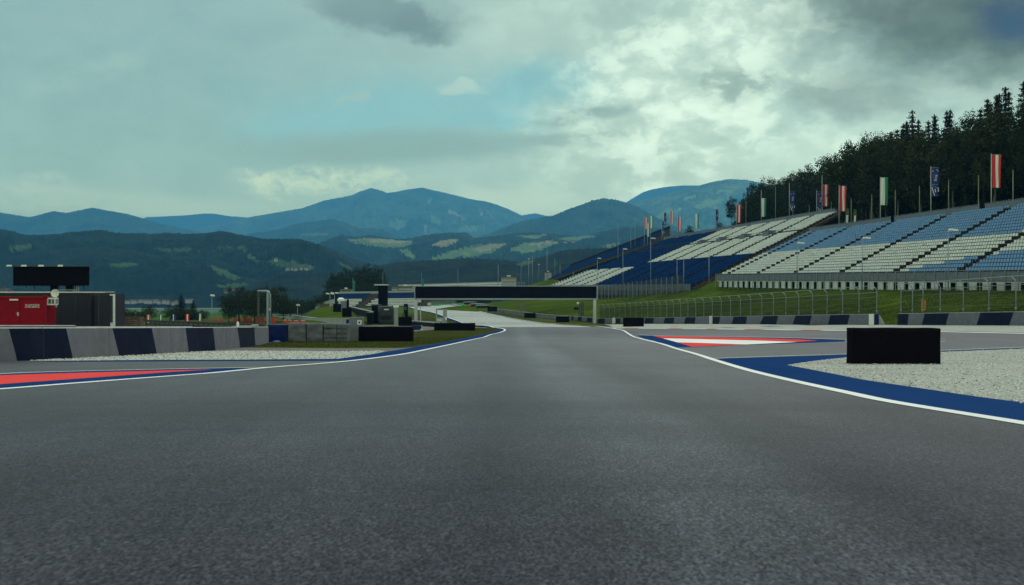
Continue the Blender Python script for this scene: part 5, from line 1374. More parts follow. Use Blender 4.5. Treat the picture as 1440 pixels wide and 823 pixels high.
for row, (dx, step) in enumerate(((9, 4.6), (14, 4.6), (20, 4.8), (28, 5.4), (38, 6.0), (50, 7.0))):
    y = 64.0 + row * 1.7
    while y < 345:
        yy = y + trn.uniform(-1.2, 1.2); y += step * (1 + max(0, yy - 120) / 160)
        p = bpl(yy); d_ = dx + trn.uniform(-2.5, 2.5); x, wy = p.x + d_ * .985, p.y + d_ * .172; z = p.z + hillz(d_, wy) - .6
        px = CX + FPX * x / wy
        if px < 1040 or px > 1560: continue
        lim = CAMH + (CY - lerp_tab(SIL, px)) / FPX * wy
        h = lim - z
        if h < 4.5: continue
        kd = 'spruce' if (px > 1250 and trn.random() < (.12 if row < 2 else .93)) else ('birch' if trn.random() < .42 else 'broad')
        cap = 26 if kd == 'spruce' else 21
        if kd != 'spruce' and px > 1255: h *= .88
        if kd == 'spruce': h *= 1.0
        h = min(h * trn.uniform(.88, 1.03), cap * trn.uniform(.8, 1.0))
        if cnt < 290:
            tree(kd, (x, wy, z), h, {'spruce': 1.0, 'birch': 1.15, 'broad': .85}[kd] * (18 / max(h, 11)) ** .35, LABT[kd], {'spruce': 'spruces of the forest', 'birch': 'birches of the forest', 'broad': 'leafy trees of the forest'}[kd]); cnt += 1
print('forest trees', cnt)
for px, pt, w, D, lab in ((1029, 275.5, 20, 300, 'lone small leafy tree at the left end of the forest'), (1012, 312, 16, 300, 'low bushy tree left of the lone small tree, behind the stand rail'), (1047, 290, 18, 285, 'low bushy tree right of the lone small tree'), (970, 316.5, 15, 345, 'round dark bush behind the stand, beside the white and green flag'), (990, 326, 12, 345, 'small low bush right of the round bush'), (1001, 324, 12, 335, 'small low bush near the left end of the forest')):
    k = D / FPX; top = W(px, pt, D); h = 9.0 if px in (1029,) else 6.0
    tree('broad', (top.x, D, top.z - h), h, w * k / (h * .62), lab, None, 'bush' if 'bush ' in lab + ' ' and 'tree' not in lab else None)
def ptree(kind, px, pt, w, D, lab, group='trees on the left'):
    k = D / FPX; top = W(px, pt, D); z = G(top.x, D) - .2; h = top.z - z
    ww = {'spruce': .33, 'broad': .66, 'birch': .36, 'round': .98}[kind]
    return tree(kind, (top.x, D, z), h, 1.18 * w * k / (h * ww), lab, group)
for a in [('round', 336, 398.5, 56, 190, 'left part of the large round tree group behind the portal frame'), ('round', 380, 395, 56, 196, 'tallest tree of the large round group, right behind the portal frame'), ('round', 358, 401, 50, 184, 'middle tree of the large round group, left behind the portal frame'), ('round', 399, 409, 26, 190, 'low right edge tree of the large round group'), ('round', 322, 412, 28, 186, 'low left edge tree of the large round group'),
  ('spruce', 254.5, 415, 24, 215, 'tallest conifer left of the lamp mast'), ('spruce', 271.5, 422.5, 18, 212, 'shorter conifer right of the tallest conifer'), ('round', 240, 428, 26, 210, 'low dark bushy tree left of the conifers'), ('round', 263, 432, 30, 205, 'low dark bushy tree below the conifers'), ('round', 286, 434, 20, 200, 'low bushy tree just left of the lamp mast'),
  ('round', 171, 430, 28, 190, 'bushy tree right beside the box trailer'), ('round', 186, 433.5, 22, 195, 'bushy tree behind the pallet stack'), ('round', 210, 426.5, 24, 205, 'bushy tree behind the first red banner'), ('round', 199, 436, 18, 190, 'low shrub between pallet stack and first red banner'),
  ('round', 424, 428, 22, 225, 'small tree behind the low lamp mast'), ('round', 433, 418.5, 28, 240, 'pale green tree left of the small white stand'), ('round', 448, 412.5, 26, 262, 'dark round tree above the small white stand'), ('round', 411, 425, 20, 230, 'small tree right of the large round group'), ('round', 418, 416, 18, 330, 'distant dark tree between the round groups'), ('round', 405, 420, 16, 340, 'distant dark tree right behind the large round group'), ('round', 459, 404, 18, 340, 'low tree at the left foot of the tall tree cluster'),
  ('broad', 470, 381, 30, 370, 'leftmost tall tree of the cluster behind the far blue stand'), ('broad', 486, 374.5, 34, 375, 'second tall tree of the cluster behind the green flag'), ('broad', 505, 373, 36, 378, 'broad middle tree of the cluster left of the tower'), ('broad', 519, 369.5, 34, 372, 'tallest tree of the cluster above the tower'), ('broad', 533, 376.5, 28, 370, 'rightmost tree of the cluster behind the tower'), ('broad', 496, 382, 34, 364, 'lower front tree of the cluster left of the tower'), ('round', 480, 396, 36, 362, 'low front tree of the cluster behind the white cabin'), ('round', 515, 392, 42, 362, 'low front tree of the cluster behind the tower foot')]: ptree(*a)

# ------------------------------------------------------------------ hills and mountains
def hillmat(name, dark, light, patchy=.5, field=((.10, .17, .05), (.22, .21, .09))):
    ms = []
    m, nt, b = nodes(name); p = pos(nt)
    f = noise_tex(nt, p, .0035, 8, .62); g = noise_tex(nt, p, .022, 7, .8)
    v = N(nt, 'ShaderNodeTexVoronoi'); v.inputs['Scale'].default_value = .085; nt.links.new(p, v.inputs['Vector'])
    c = ramp(nt, f, [(.36, dark), (.62, tuple((a + q) / 2 for a, q in zip(dark, light))), (.74, light)])
    c = mixc(nt, 1.0, c, ramp(nt, g, [(.32, (.22, .24, .3)), (.68, (1.9, 1.85, 1.7))]), 'MULTIPLY')
    c = mixc(nt, 1.0, c, ramp(nt, v.outputs['Distance'], [(.1, (1.25, 1.25, 1.2)), (.8, (.5, .5, .55))]), 'MULTIPLY')
    nt.links.new(c, b.inputs['Base Color']); b.inputs['Roughness'].default_value = .95; b.inputs['Specular IOR Level'].default_value = .05
    ms.append(m)
    for i, fc in enumerate(field):
        m, nt, b = nodes(name + '_meadow'); p = pos(nt)
        c = ramp(nt, noise_tex(nt, p, .02, 6, .65), [(.3, tuple(x * .75 for x in fc)), (.7, tuple(x * 1.2 for x in fc))])
        nt.links.new(c, b.inputs['Base Color']); b.inputs['Roughness'].default_value = .95; b.inputs['Specular IOR Level'].default_value = .05
        ms.append(m)
    return ms
def ridge(name, prof, D, toe, zt, mats, gul=.10, gs=.004, shape=1.2, step=1.2, vn=56, jag=0.0, fields=(), seed=0, backdrop=.35):
    rnd = random.Random(seed); x0, x1 = prof[0][0], prof[-1][0]; n = int((x1 - x0) / step) + 1
    rows = []; jj = [rnd.gauss(0, 1) * jag for _ in range(n)]
    for j in range(vn + 6):
        v = j / (vn - 1); r = []
        for i in range(n):
            px = x0 + (x1 - x0) * i / (n - 1); k = (px - CX) / FPX; py = lerp_tab(prof, px) + jj[i] * .5
            Zr = CAMH + (CY - py) / FPX * D
            if v <= 1:
                d = toe + (D - toe) * v; z = zt + (Zr - zt) * v ** shape
                g_ = noise.fractal(Vector((k * d * gs + seed * 3.7, d * gs, 0)), .9, 2.1, 6)
                z += gul * (Zr - zt) * g_ * min(1, 4 * v * (1 - v) + .02) * 1.6
                if 0 < v < 1: z += rnd.gauss(0, 1) * jag * D / FPX * .35
                z = min(z, CAMH + (Zr - CAMH) * (d / D) - (1 - v) * (1 - v) * .05 * abs(Zr)) if v < 1 else Zr
            else:
                d = D + (D - toe) * (v - 1) * 3.5; z = Zr - (Zr - zt) * min(1, (v - 1) * 9 * backdrop)
            r.append((k * d, d, z))
        rows.append(r)
    mb = MB(); mb.v = [p for r in rows for p in r]
    for j in range(len(rows) - 1):
        for i in range(n - 1):
            mi = 0
            if fields and j < vn:
                a = rows[j][i]; c = rows[j + 1][i + 1]; q = [(a[t] + c[t]) / 2 for t in range(3)]
                qx, qy = CX + FPX * q[0] / q[1], CY - FPX * (q[2] - CAMH) / q[1]
                w_ = noise.noise_vector(Vector((qx * .12, qy * .12, seed))); qx += w_.x * 2.2; qy += w_.y * 1.1
                for fm, poly in fields:
                    if inpoly(qx, qy, poly): mi = fm
            mb.f.append((j * n + i, j * n + i + 1, (j + 1) * n + i + 1, (j + 1) * n + i)); mb.m.append(mi)
    o = mb.build(name, mats, smooth=True); o['kind'] = 'structure'; return o
def ell(cx, cy, rx, ry, rot=0.0, n=14): return [(cx + rx * math.cos(t) * math.cos(rot) - ry * math.sin(t) * math.sin(rot), cy + rx * math.cos(t) * math.sin(rot) + ry * math.sin(t) * math.cos(rot)) for t in [6.2832 * i / n for i in range(n)]]
HR = hillmat('sunlit_mountain', (.06, .11, .05), (.30, .40, .12), field=((.22, .34, .10), (.3, .3, .15)))  # sunlight on this mountain is put into its lighter greens
HF = hillmat('forested_hill', (.003, .009, .010), (.018, .030, .014), field=((.05, .09, .03), (.11, .11, .055)))
HM = hillmat('mountain_forest', (.014, .034, .022), (.08, .13, .055))
HG = hillmat('green_mountain', (.035, .075, .04), (.20, .29, .10), field=((.16, .26, .09), (.30, .30, .15)))  # forest and meadow greens; their contrast also paints in sunlit patches and ridge shading
ridge('mountain', [(-150, 292), (-60, 300), (0, 299), (42, 305.5), (75, 297), (94, 299.4), (111, 296), (130, 292), (150, 296), (178, 300.5), (200, 307), (222, 314), (242, 318), (278, 326), (320, 332)], 7000, 5000, -20, HM, gul=.14, gs=.0016, jag=.5, seed=1)
ridge('far_mountain', [(190, 312), (205, 305.5), (222, 305), (240, 304), (261, 303), (285, 300.5), (300, 300.5), (322, 304), (347, 306), (370, 312)], 12500, 10500, 100, HM, gul=.1, gs=.001, seed=2, vn=30)
ridge('mountain', [(260, 322), (300, 317), (342, 307), (383, 300), (425, 293), (456, 282), (472, 279), (494, 275), (506, 269.4), (522, 264.7), (536, 268), (544, 271.5), (556, 270), (572, 266.7), (594, 264), (611, 268), (633, 272.8), (661, 280), (683, 283.3), (700, 288.3), (719, 295.8), (733, 303), (744, 307), (780, 316)], 10500, 7000, -20, HG, gul=.17, gs=.0013, shape=1.05, jag=.35, seed=3,
      fields=((1, ell(560, 316, 13, 6)), (2, ell(640, 301, 16, 1.6, .5)), (2, ell(676, 298, 7, 1.5, 1.1)), (1, ell(612, 309, 12, 2.2, .6)), (2, [(598, 318), (602, 324), (600, 332), (596, 333), (599, 326), (596, 320)]), (1, ell(690, 303, 10, 1.4, .9)), (1, ell(500, 316, 14, 2)), (1, ell(660, 322, 22, 3, -.1)), (1, ell(604, 282, 3, 5, .4))))
ridge('foothill', [(330, 332), (350, 329), (394, 322), (419, 314), (444, 311), (467, 307.5), (489, 314), (506, 321), (536, 322), (567, 336), (600, 340)], 6500, 5000, -20, HM, gul=.12, gs=.002, jag=.5, seed=4, fields=((1, ell(440, 330, 22, 2.2)),))
ridge('far_mountain', [(700, 312), (735, 303), (752, 300), (775, 305), (800, 312)], 13500, 11500, 100, HM, gul=.08, gs=.001, seed=9, vn=24)
ridge('far_mountain', [(880, 285), (905, 270), (917, 266.5), (939, 262.5), (961, 261), (989, 261), (1020, 266), (1060, 275)], 14000, 11500, 100, HM, gul=.08, gs=.001, seed=5, vn=24)
ridge('mountain', [(850, 310), (889, 286), (905, 280.6), (933, 273.6), (958, 268), (980, 262), (1003, 255.5), (1027, 251.7), (1050, 253), (1075, 258), (1110, 268), (1160, 285), (1230, 300)], 8500, 6000, -20, HR, gul=.15, gs=.0016, jag=.4, seed=6, fields=((1, ell(1002, 284, 26, 5, -.3)), (1, ell(970, 278, 12, 2, -.4)), (1, ell(1020, 270, 14, 3, -.1)), (1, ell(940, 300, 20, 3, -.3))))
ridge('mountain', [(660, 338), (686, 329), (711, 319), (733, 311), (756, 307), (778, 303), (800, 294), (822, 286), (833, 282), (847, 279), (864, 280.6), (886, 286), (906, 296), (928, 308), (947, 317), (1000, 335)], 5600, 4300, -20, HM, gul=.15, gs=.0022, jag=.9, seed=7)
N2 = [(430, 352), (450, 341), (480, 330), (500, 333), (522, 330.5), (556, 336), (578, 335), (596, 331), (614, 328), (655, 327), (662, 331), (680, 334), (717, 329), (745, 327), (767, 327.5), (795, 331), (817, 332), (850, 325), (878, 319.4), (906, 318), (950, 325), (1010, 338)]
HV = hillmat('valley_forest', (.008, .020, .015), (.03, .05, .025), field=((.12, .19, .07), (.24, .22, .11)))
ridge('valley_hills', N2, 3600, 2300, -20, HV, gul=.16, gs=.0045, jag=.9, seed=8, shape=.95, vn=90,
      fields=((1, [(486, 337), (524, 335), (560, 338), (582, 341), (570, 347), (548, 348.5), (520, 346), (505, 341)]), (2, [(500, 335.4), (540, 336.5), (580, 339.5), (562, 343), (530, 341)]), (2, [(605, 345), (620, 338), (646, 336), (640, 342), (625, 347)]), (1, [(600, 366), (640, 352), (668, 346), (700, 342), (712, 344), (690, 356), (666, 360), (640, 364)]), (2, [(660, 351), (690, 343), (712, 343), (700, 349), (676, 354)]), (1, [(716, 350), (740, 342), (778, 338), (786, 341), (760, 352), (735, 357)]), (2, [(738, 344), (770, 338.6), (784, 341), (760, 347)]), (1, [(726, 332), (755, 330), (765, 333), (750, 336)]), (1, [(785, 335), (836, 331), (838, 333), (800, 340)]), (1, [(560, 350), (575, 352), (585, 362), (578, 364), (566, 356)]), (1, [(845, 346), (870, 341), (872, 344), (852, 349)]), (1, [(660, 330), (680, 331), (684, 334), (666, 335)])))
ridge('forest_ridge', [(-150, 330), (-60, 318), (0, 322), (17, 325), (36, 330.6), (56, 330.5), (83, 329), (100, 326), (125, 325), (142, 323), (156, 326), (172, 328), (194, 328), (217, 329), (236, 327), (261, 329), (289, 328), (306, 325), (322, 326.7), (347, 332), (372, 336), (400, 336), (422, 336), (450, 344), (467, 351), (489, 361), (511, 368), (530, 373), (560, 385)], 1950, 1400, -20, HF, gul=.24, gs=.0055, jag=1.0, seed=10, shape=.95, vn=90,
      fields=((1, [(5, 350), (25, 345), (46, 344), (44, 348), (25, 353)]), (1, [(18, 360), (36, 362), (45, 365), (32, 366.5)]), (1, [(217, 350), (250, 349.5), (282, 351), (280, 354), (225, 352.5)]), (1, [(302, 346), (326, 348), (328, 350.5), (308, 349.5)]), (1, [(340, 345), (350, 350), (346, 354), (334, 350)]), (1, [(370, 365), (398, 366), (430, 372), (444, 374), (436, 381), (415, 380), (395, 376)]), (1, [(290, 372), (318, 380), (340, 392), (332, 394), (306, 384)]), (1, [(470, 366), (490, 374), (500, 378), (488, 378)]), (1, [(348, 356), (366, 366), (362, 370), (346, 360)]), (1, [(300, 402), (340, 398), (360, 402), (330, 407)])))
ridge('forest_ridge', [(-150, 340), (-40, 352), (30, 356), (90, 350), (140, 347), (190, 353), (235, 363), (275, 360), (310, 366), (350, 379), (385, 392), (430, 406), (450, 412)], 1720, 1330, -20, HF, gul=.2, gs=.007, jag=1.2, seed=15, shape=.9, vn=60, step=1.0,
      fields=((1, [(290, 372), (318, 380), (340, 392), (332, 394), (306, 384)]), (1, [(300, 402), (340, 398), (360, 402), (330, 407)]), (1, [(150, 372), (185, 369), (200, 373), (170, 377)]), (1, [(60, 385), (100, 381), (115, 385), (80, 389)])))
ridge('near_forest', [(470, 392), (510, 380), (533, 373.6), (560, 368), (606, 366), (655, 363), (700, 365), (733, 368), (767, 360), (789, 353), (817, 350), (860, 349), (930, 352), (1000, 360)], 1300, 900, -20, HF, gul=.08, gs=.007, jag=1.3, seed=11, shape=.8, vn=60, fields=((1, [(724, 371), (740, 367), (752, 366), (748, 371), (735, 374)]),))
ridge('near_forest', [(330, 406), (360, 396), (381, 389), (397, 381), (425, 380.6), (455, 380.6), (490, 384), (520, 390), (560, 398)], 1300, 950, -20, HF, gul=.08, gs=.007, jag=1.3, seed=12, shape=.8, vn=40)
ridge('near_forest', [(-160, 420), (0, 418), (150, 417), (200, 416), (250, 415.6), (330, 415), (430, 413.5), (470, 414), (520, 418)], 1380, 1340, -20, HF, gul=.02, gs=.01, jag=1.0, seed=13, shape=.6, vn=14)
# valley fields (flat crops)
for i, (pts, mt) in enumerate((([(180, 442), (330, 441), (330, 433.5), (180, 434)], 'f1'), ([(150, 434.8), (330, 434), (330, 431.8), (150, 432.3)], 'f2'), ([(150, 445), (330, 443.5), (330, 441.3), (150, 442.3)], 'f3'), ([(395, 422), (470, 421), (470, 417), (395, 417.5)], 'f2'))):
    if mt not in M: M[mt] = pmat('crop_' + mt, {'f1': (.05, .115, .035), 'f2': (.20, .17, .10), 'f3': (.075, .06, .05)}[mt], .95, .2, .02)
    P = []
    for px, py in pts: d = (CAMH + 20 - .15 * (i + 1)) / ((py - CY) / FPX); P.append(((px - CX) / FPX * d, d, -20 + .15 * (i + 1)))
    mb = MB(); mb.face(P); o = mb.build('crop_field', M[mt]); o['kind'] = 'structure'
# houses of the valley village and hill farms
hr = random.Random(4)
def house(px, py, D, w, d, h, label, group, wm='house', rm='rooft', rh=.45):
    c = W(px, py, D); t = empty('house', c, label, 'house', group, rz=hr.uniform(-.5, .5)); mb = MB(); mb.box((0, 0, h / 2 - 1), (w, d, h + 2)); mb.build('wall', M[wm], t)
    mb = MB(); e = .5; r = rh * d
    A = [(-w / 2 - e, -d / 2 - e, h - .2), (w / 2 + e, -d / 2 - e, h - .2), (w / 2 + e, d / 2 + e, h - .2), (-w / 2 - e, d / 2 + e, h - .2)]; T1, T2 = (-w / 2 - e, 0, h + r), (w / 2 + e, 0, h + r)
    mb.face([A[0], A[1], T2, T1]); mb.face([A[2], A[3], T1, T2]); mb.face([A[1], A[2], T2]); mb.face([A[3], A[0], T1]); mb.build('roof', M[rm], t)
VH = [(165, 425.6, 20, 'long low white house at the left end of the valley village'), (178, 425.4, 26, 'broad white hall with dark front, brightest in the village'), (187, 425.6, 12, 'small white house right of the broad white hall'), (192, 424.8, 9, 'narrow pale house left of the village middle'), (199.5, 424, 16, 'pale long roofed house in the village middle'), (205.5, 425.2, 12, 'small pale house below the village middle'), (211.5, 425.4, 16, 'white house left of the brown roofed house'), (219, 424.6, 14, 'brown roofed house right of the village middle'), (231, 425.4, 10, 'tall white house, left of a close pair in the village'), (236.5, 426, 14, 'white gabled house, right of a close pair in the village'), (243, 427.4, 8, 'small tan house near the conifers'), (249, 426.4, 8, 'small pale house just left of the tallest conifer'), (266, 424.4, 22, 'long pale house between the two conifers'), (224.5, 426, 9, 'small white house just left of the close pair in the village')]
for px, py, w, lab in VH: house(px, py, 1300, w * .45, 5, hr.uniform(1.4, 2.6), lab, 'houses of the valley village', rm='rooft' if hr.random() < .6 else 'roof', rh=.3)
for px, py, w, lab in ((404.5, 379.8, 15, 'leftmost white farmhouse on the hillside meadow'), (411, 378.7, 10, 'white farmhouse, second from the left on the hillside meadow'), (416.5, 380.3, 19, 'white farmhouse in the middle of the hillside meadow'), (423.5, 378.2, 12, 'white farmhouse right of the middle of the hillside meadow'), (430.5, 379.0, 16, 'tall rightmost farmhouse on the hillside meadow'), (388, 366.3, 12, 'single white farmhouse above the hillside meadow')): house(px, py, 1560, w * .33, 5, hr.uniform(1.6, 3.4), lab, 'farmhouses on the hillside meadow')
for px, py, w, lab in ((500.5, 342.2, 22, 'white farm on the left valley meadow'), (795, 341.5, 20, 'left farmhouse of the distant right hamlet'), (806, 340.6, 24, 'right farmhouse of the distant right hamlet'), (765, 330.4, 30, 'long farm building on the skyline of the valley hills'), (855, 345.3, 20, 'white farmhouse left of the far blue wing'), (863, 344, 18, 'white farmhouse close to the far blue wing')): house(px, py, 3000, w * .5, 7, 2.6, lab, 'distant farms on the valley hills')
for px, py, lab in ((330, 409, 'white house among the trees above the round tree group'), (341, 407.6, 'reddish house above the round tree group'), (318, 411, 'pale house left above the round tree group'), (352, 405.6, 'small pale house right above the round tree group')): house(px, py, 1375, 5, 5, 1.8, lab, 'houses at the foot of the ridge')

# ------------------------------------------------------------------ haze
HZ = dict(x0=-9000, x1=9000, y0=-600, y1=16500, z0=-25, z1=1190)
bm = bmesh.new(); bmesh.ops.create_cube(bm, size=1)
for v in bm.verts: v.co = Vector(((v.co.x + .5) * (HZ['x1'] - HZ['x0']) + HZ['x0'], (v.co.y + .5) * (HZ['y1'] - HZ['y0']) + HZ['y0'], (v.co.z + .5) * (HZ['z1'] - HZ['z0']) + HZ['z0']))
me = bpy.data.meshes.new('haze'); bm.to_mesh(me); bm.free()
hm = bpy.data.materials.new('valley_haze'); hm.use_nodes = True; nt = hm.node_tree; nt.nodes.clear()
ou = nt.nodes.new('ShaderNodeOutputMaterial'); vo = nt.nodes.new('ShaderNodeVolumePrincipled'); vo.inputs['Density'].default_value = HAZE_DENS; vo.inputs['Color'].default_value = HAZE_COL; vo.inputs['Anisotropy'].default_value = .0
nt.links.new(vo.outputs[0], ou.inputs['Volume']); me.materials.append(hm)
hz = bpy.data.objects.new('haze', me); col.objects.link(hz); hz['kind'] = 'stuff'
# ------------------------------------------------------------------ sky, sun, camera
SUN_AZ, SUN_EL = R(28), R(52)
world = bpy.data.worlds.new('World'); scene.world = world; world.use_nodes = True
nt = world.node_tree; bg = nt.nodes['Background']; bg.inputs['Strength'].default_value = .1
sky = N(nt, 'ShaderNodeTexSky', sky_type='NISHITA', sun_disc=False); sky.sun_elevation = SUN_EL; sky.sun_rotation = SUN_AZ; sky.altitude = 700
tc = N(nt, 'ShaderNodeTexCoord'); sp = N(nt, 'ShaderNodeSeparateXYZ'); nt.links.new(tc.outputs['Generated'], sp.inputs[0])
def mth(op, a, b_=None, clamp=False):
    n = N(nt, 'ShaderNodeMath', operation=op, use_clamp=clamp)
    for i, v in enumerate((a, b_)):
        if v is None: continue
        if hasattr(v, 'node'): nt.links.new(v, n.inputs[i])
        else: n.inputs[i].default_value = v
    return n.outputs[0]
az = mth('MULTIPLY', mth('ARCTAN2', sp.outputs[0], sp.outputs[1]), 100.0)     # azimuth and height of the sky in hundredths of a radian
el = mth('MULTIPLY', mth('ARCSINE', sp.outputs[2]), 100.0)
cb = N(nt, 'ShaderNodeCombineXYZ'); nt.links.new(az, cb.inputs[0]); nt.links.new(el, cb.inputs[1]); uv = cb.outputs[0]
def ntex(vec, scale, det, rough, dist=0.0, stretch=(1, 1, 1), colr=False, off_=(0, 0, 0)):
    mp = N(nt, 'ShaderNodeMapping'); mp.inputs['Scale'].default_value = stretch; mp.inputs['Location'].default_value = off_; nt.links.new(vec, mp.inputs['Vector'])
    n = N(nt, 'ShaderNodeTexNoise'); n.inputs['Scale'].default_value = scale; n.inputs['Detail'].default_value = det; n.inputs['Roughness'].default_value = rough; n.inputs['Distortion'].default_value = dist
    nt.links.new(mp.outputs[0], n.inputs['Vector']); return n.outputs['Color' if colr else 'Fac']
def vm(op, a, b_):
    n = N(nt, 'ShaderNodeVectorMath', operation=op)
    for i, v in enumerate((a, b_)):
        if hasattr(v, 'node'): nt.links.new(v, n.inputs[i])
        else: n.inputs[i].default_value = v
    return n.outputs[0]
def warp(v, scale, amp, det=6, o=(0, 0, 0), st=(1, 1.5, 1)): return vm('ADD', v, vm('MULTIPLY', vm('SUBTRACT', ntex(v, scale, det, .6, 0, st, True, o), (.5, .5, .5)), (amp, amp * .6, 0)))
uvw = warp(warp(uv, .10, 11), .5, 2.6, 8, (7, 3, 0))          # ragged cloud edges
uvs = warp(uv, .13, 4, 5, (3, 9, 0), (.6, 1.6, 1))            # softer, more streaky
def sp_(px, py):
    a = math.atan((px - CX) / FPX); return a * 100, math.atan((CY - py) / FPX * math.cos(a)) * 100
def blob(vec, px, py, rx, ry, rot=0.0, inner=.35, outer=1.15):
    a, e = sp_(px, py); mp = N(nt, 'ShaderNodeMapping', vector_type='TEXTURE')
    mp.inputs['Location'].default_value = (a, e, 0); mp.inputs['Rotation'].default_value = (0, 0, rot); mp.inputs['Scale'].default_value = (rx / 14, ry / 14, 1)
    nt.links.new(vec, mp.inputs['Vector']); ln = N(nt, 'ShaderNodeVectorMath', operation='LENGTH'); nt.links.new(mp.outputs[0], ln.inputs[0])
    mr = N(nt, 'ShaderNodeMapRange', interpolation_type='SMOOTHSTEP'); mr.inputs[1].default_value = inner; mr.inputs[2].default_value = outer; mr.inputs[3].default_value = 1; mr.inputs[4].default_value = 0
    nt.links.new(ln.outputs['Value'], mr.inputs[0]); return mr.outputs[0]
def lin(r, g, b_): return tuple(10 * (((c / 255 + .055) / 1.055) ** 2.4) * SKYGAIN for c in (r, g, b_))
def over(base, fac, rgb, amt=1.0, tex=None):
    f = mth('MULTIPLY', fac, amt)
    if tex is not None: f = mth('MULTIPLY', f, tex, True)
    return mixc(nt, f, base, lin(*rgb))
fb = ntex(uvs, .16, 9, .62, .6, (.8, 1.7, 1)); uvm = warp(uv, .16, 4, 3, (5, 2, 0)); fine = ntex(uvm, .20, 10, .60, 0, (1, 1.5, 1), False, (4, 1, 0))
texA = N(nt, 'ShaderNodeMapRange'); nt.links.new(fine, texA.inputs[0]); texA.inputs[1].default_value = .39; texA.inputs[2].default_value = .61; texA = texA.outputs[0]
# high thin cover over the blue sky, paler towards the right
skyt = mixc(nt, 1.0, sky.outputs[0], (.95, 1.25, 1.15), 'MULTIPLY')
left = lin(142, 178, 181); right = lin(168, 198, 193)
gr = N(nt, 'ShaderNodeMapRange', interpolation_type='SMOOTHSTEP'); nt.links.new(az, gr.inputs[0]); gr.inputs[1].default_value = -35; gr.inputs[2].default_value = 22
cover = mixc(nt, gr.outputs[0], left, right)
cover = mixc(nt, 1.0, cover, ramp(nt, fb, [(.30, (.92, .94, .96)), (.5, (1, 1, 1)), (.72, (1.08, 1.06, 1.04))]), 'MULTIPLY')
base = mixc(nt, .93, skyt, cover)
# horizon paler
hz_ = N(nt, 'ShaderNodeMapRange', interpolation_type='SMOOTHSTEP'); nt.links.new(el, hz_.inputs[0]); hz_.inputs[1].default_value = 2; hz_.inputs[2].default_value = 14; hz_.inputs[3].default_value = .5; hz_.inputs[4].default_value = 0
base = mixc(nt, hz_.outputs[0], base, lin(165, 192, 190))
# blue gaps
for px, py, rx, ry, a in ((560, 150, 250, 58, .75), (760, 118, 190, 40, .8), (690, 178, 90, 26, .7), (440, 175, 130, 26, .6)):
    base = over(base, blob(uvw, px, py, rx, ry, 0, .1, 1.25), (134, 190, 200), a)
# banks of cloud
base = over(base, blob(uvw, 950, 150, 200, 160, .35), (188, 216, 207), .75)
base = over(base, blob(uvw, 940, 150, 190, 150, .35), (206, 231, 220), .85, texA)
base = over(base, blob(uvw, 800, 40, 240, 60), (176, 205, 199), .8)
base = over(base, blob(uvw, 640, 108, 34, 12), (172, 203, 200), .9)
base = over(base, blob(uvw, 830, 190, 120, 30, .15), (178, 207, 200), .95)
base = over(base, blob(uvs, 830, 160, 90, 10, .12), (140, 173, 176), .8)
base = over(base, blob(uvs, 800, 195, 110, 13, .02), (150, 182, 183), .75)
base = over(base, blob(uvw, 1000, 55, 150, 110, .5), (190, 217, 208), .7)
base = over(base, blob(uvw, 1000, 60, 150, 110, .5), (208, 233, 222), .8, texA)
base = over(base, blob(uvw, 1150, 235, 170, 34, .1), (188, 215, 206), .9)
base = over(base, blob(uvw, 900, 235, 190, 34, 0), (176, 204, 199), .8)
base = over(base, blob(uvw, 1030, 118, 52, 34, -.3), (150, 178, 177), .9)
base = over(base, blob(uvw, 1190, 135, 110, 46, -.25), (146, 170, 170), .75)
base = over(base, blob(uvw, 880, 22, 110, 26, .1), (158, 188, 185), .6)
base = over(base, blob(uvw, 1120, 50, 110, 70, .5), (186, 213, 205), .75, texA)
texB = N(nt, 'ShaderNodeMapRange'); nt.links.new(fine, texB.inputs[0]); texB.inputs[1].default_value = .505; texB.inputs[2].default_value = .565; texB = texB.outputs[0]
base = over(base, blob(uvw, 960, 130, 230, 150, .3), (210, 235, 223), .4, texB)
base = over(base, blob(uvw, 1200, 215, 190, 40, .05), (198, 225, 216), .75)
base = over(base, blob(uvw, 1420, 25, 310, 112, -.18, .0, 1.25), (64, 86, 104), 1.0)
base = over(base, blob(uvw, 1270, 18, 120, 60, -.2), (96, 118, 126), .6)
base = over(base, blob(uvw, 1380, 128, 110, 18, -.2), (168, 194, 190), .6)
modf = N(nt, 'ShaderNodeMapRange', interpolation_type='SMOOTHSTEP'); nt.links.new(az, modf.inputs[0]); modf.inputs[1].default_value = -10; modf.inputs[2].default_value = 14; modf.inputs[3].default_value = .12; modf.inputs[4].default_value = 1
base = mixc(nt, modf.outputs[0], base, mixc(nt, 1.0, base, ramp(nt, fine, [(.36, (.90, .92, .94)), (.48, (1, 1, 1)), (.62, (1.20, 1.17, 1.14))]), 'MULTIPLY'))
# dark rag at the top
base = over(base, blob(uvw, 545, 14, 140, 30, -.18), (120, 150, 160), .92)
base = over(base, blob(uvw, 590, 30, 70, 22, -.35), (112, 142, 154), .7)
base = over(base, blob(uvs, 560, 208, 260, 30, .03), (138, 174, 178), .9)
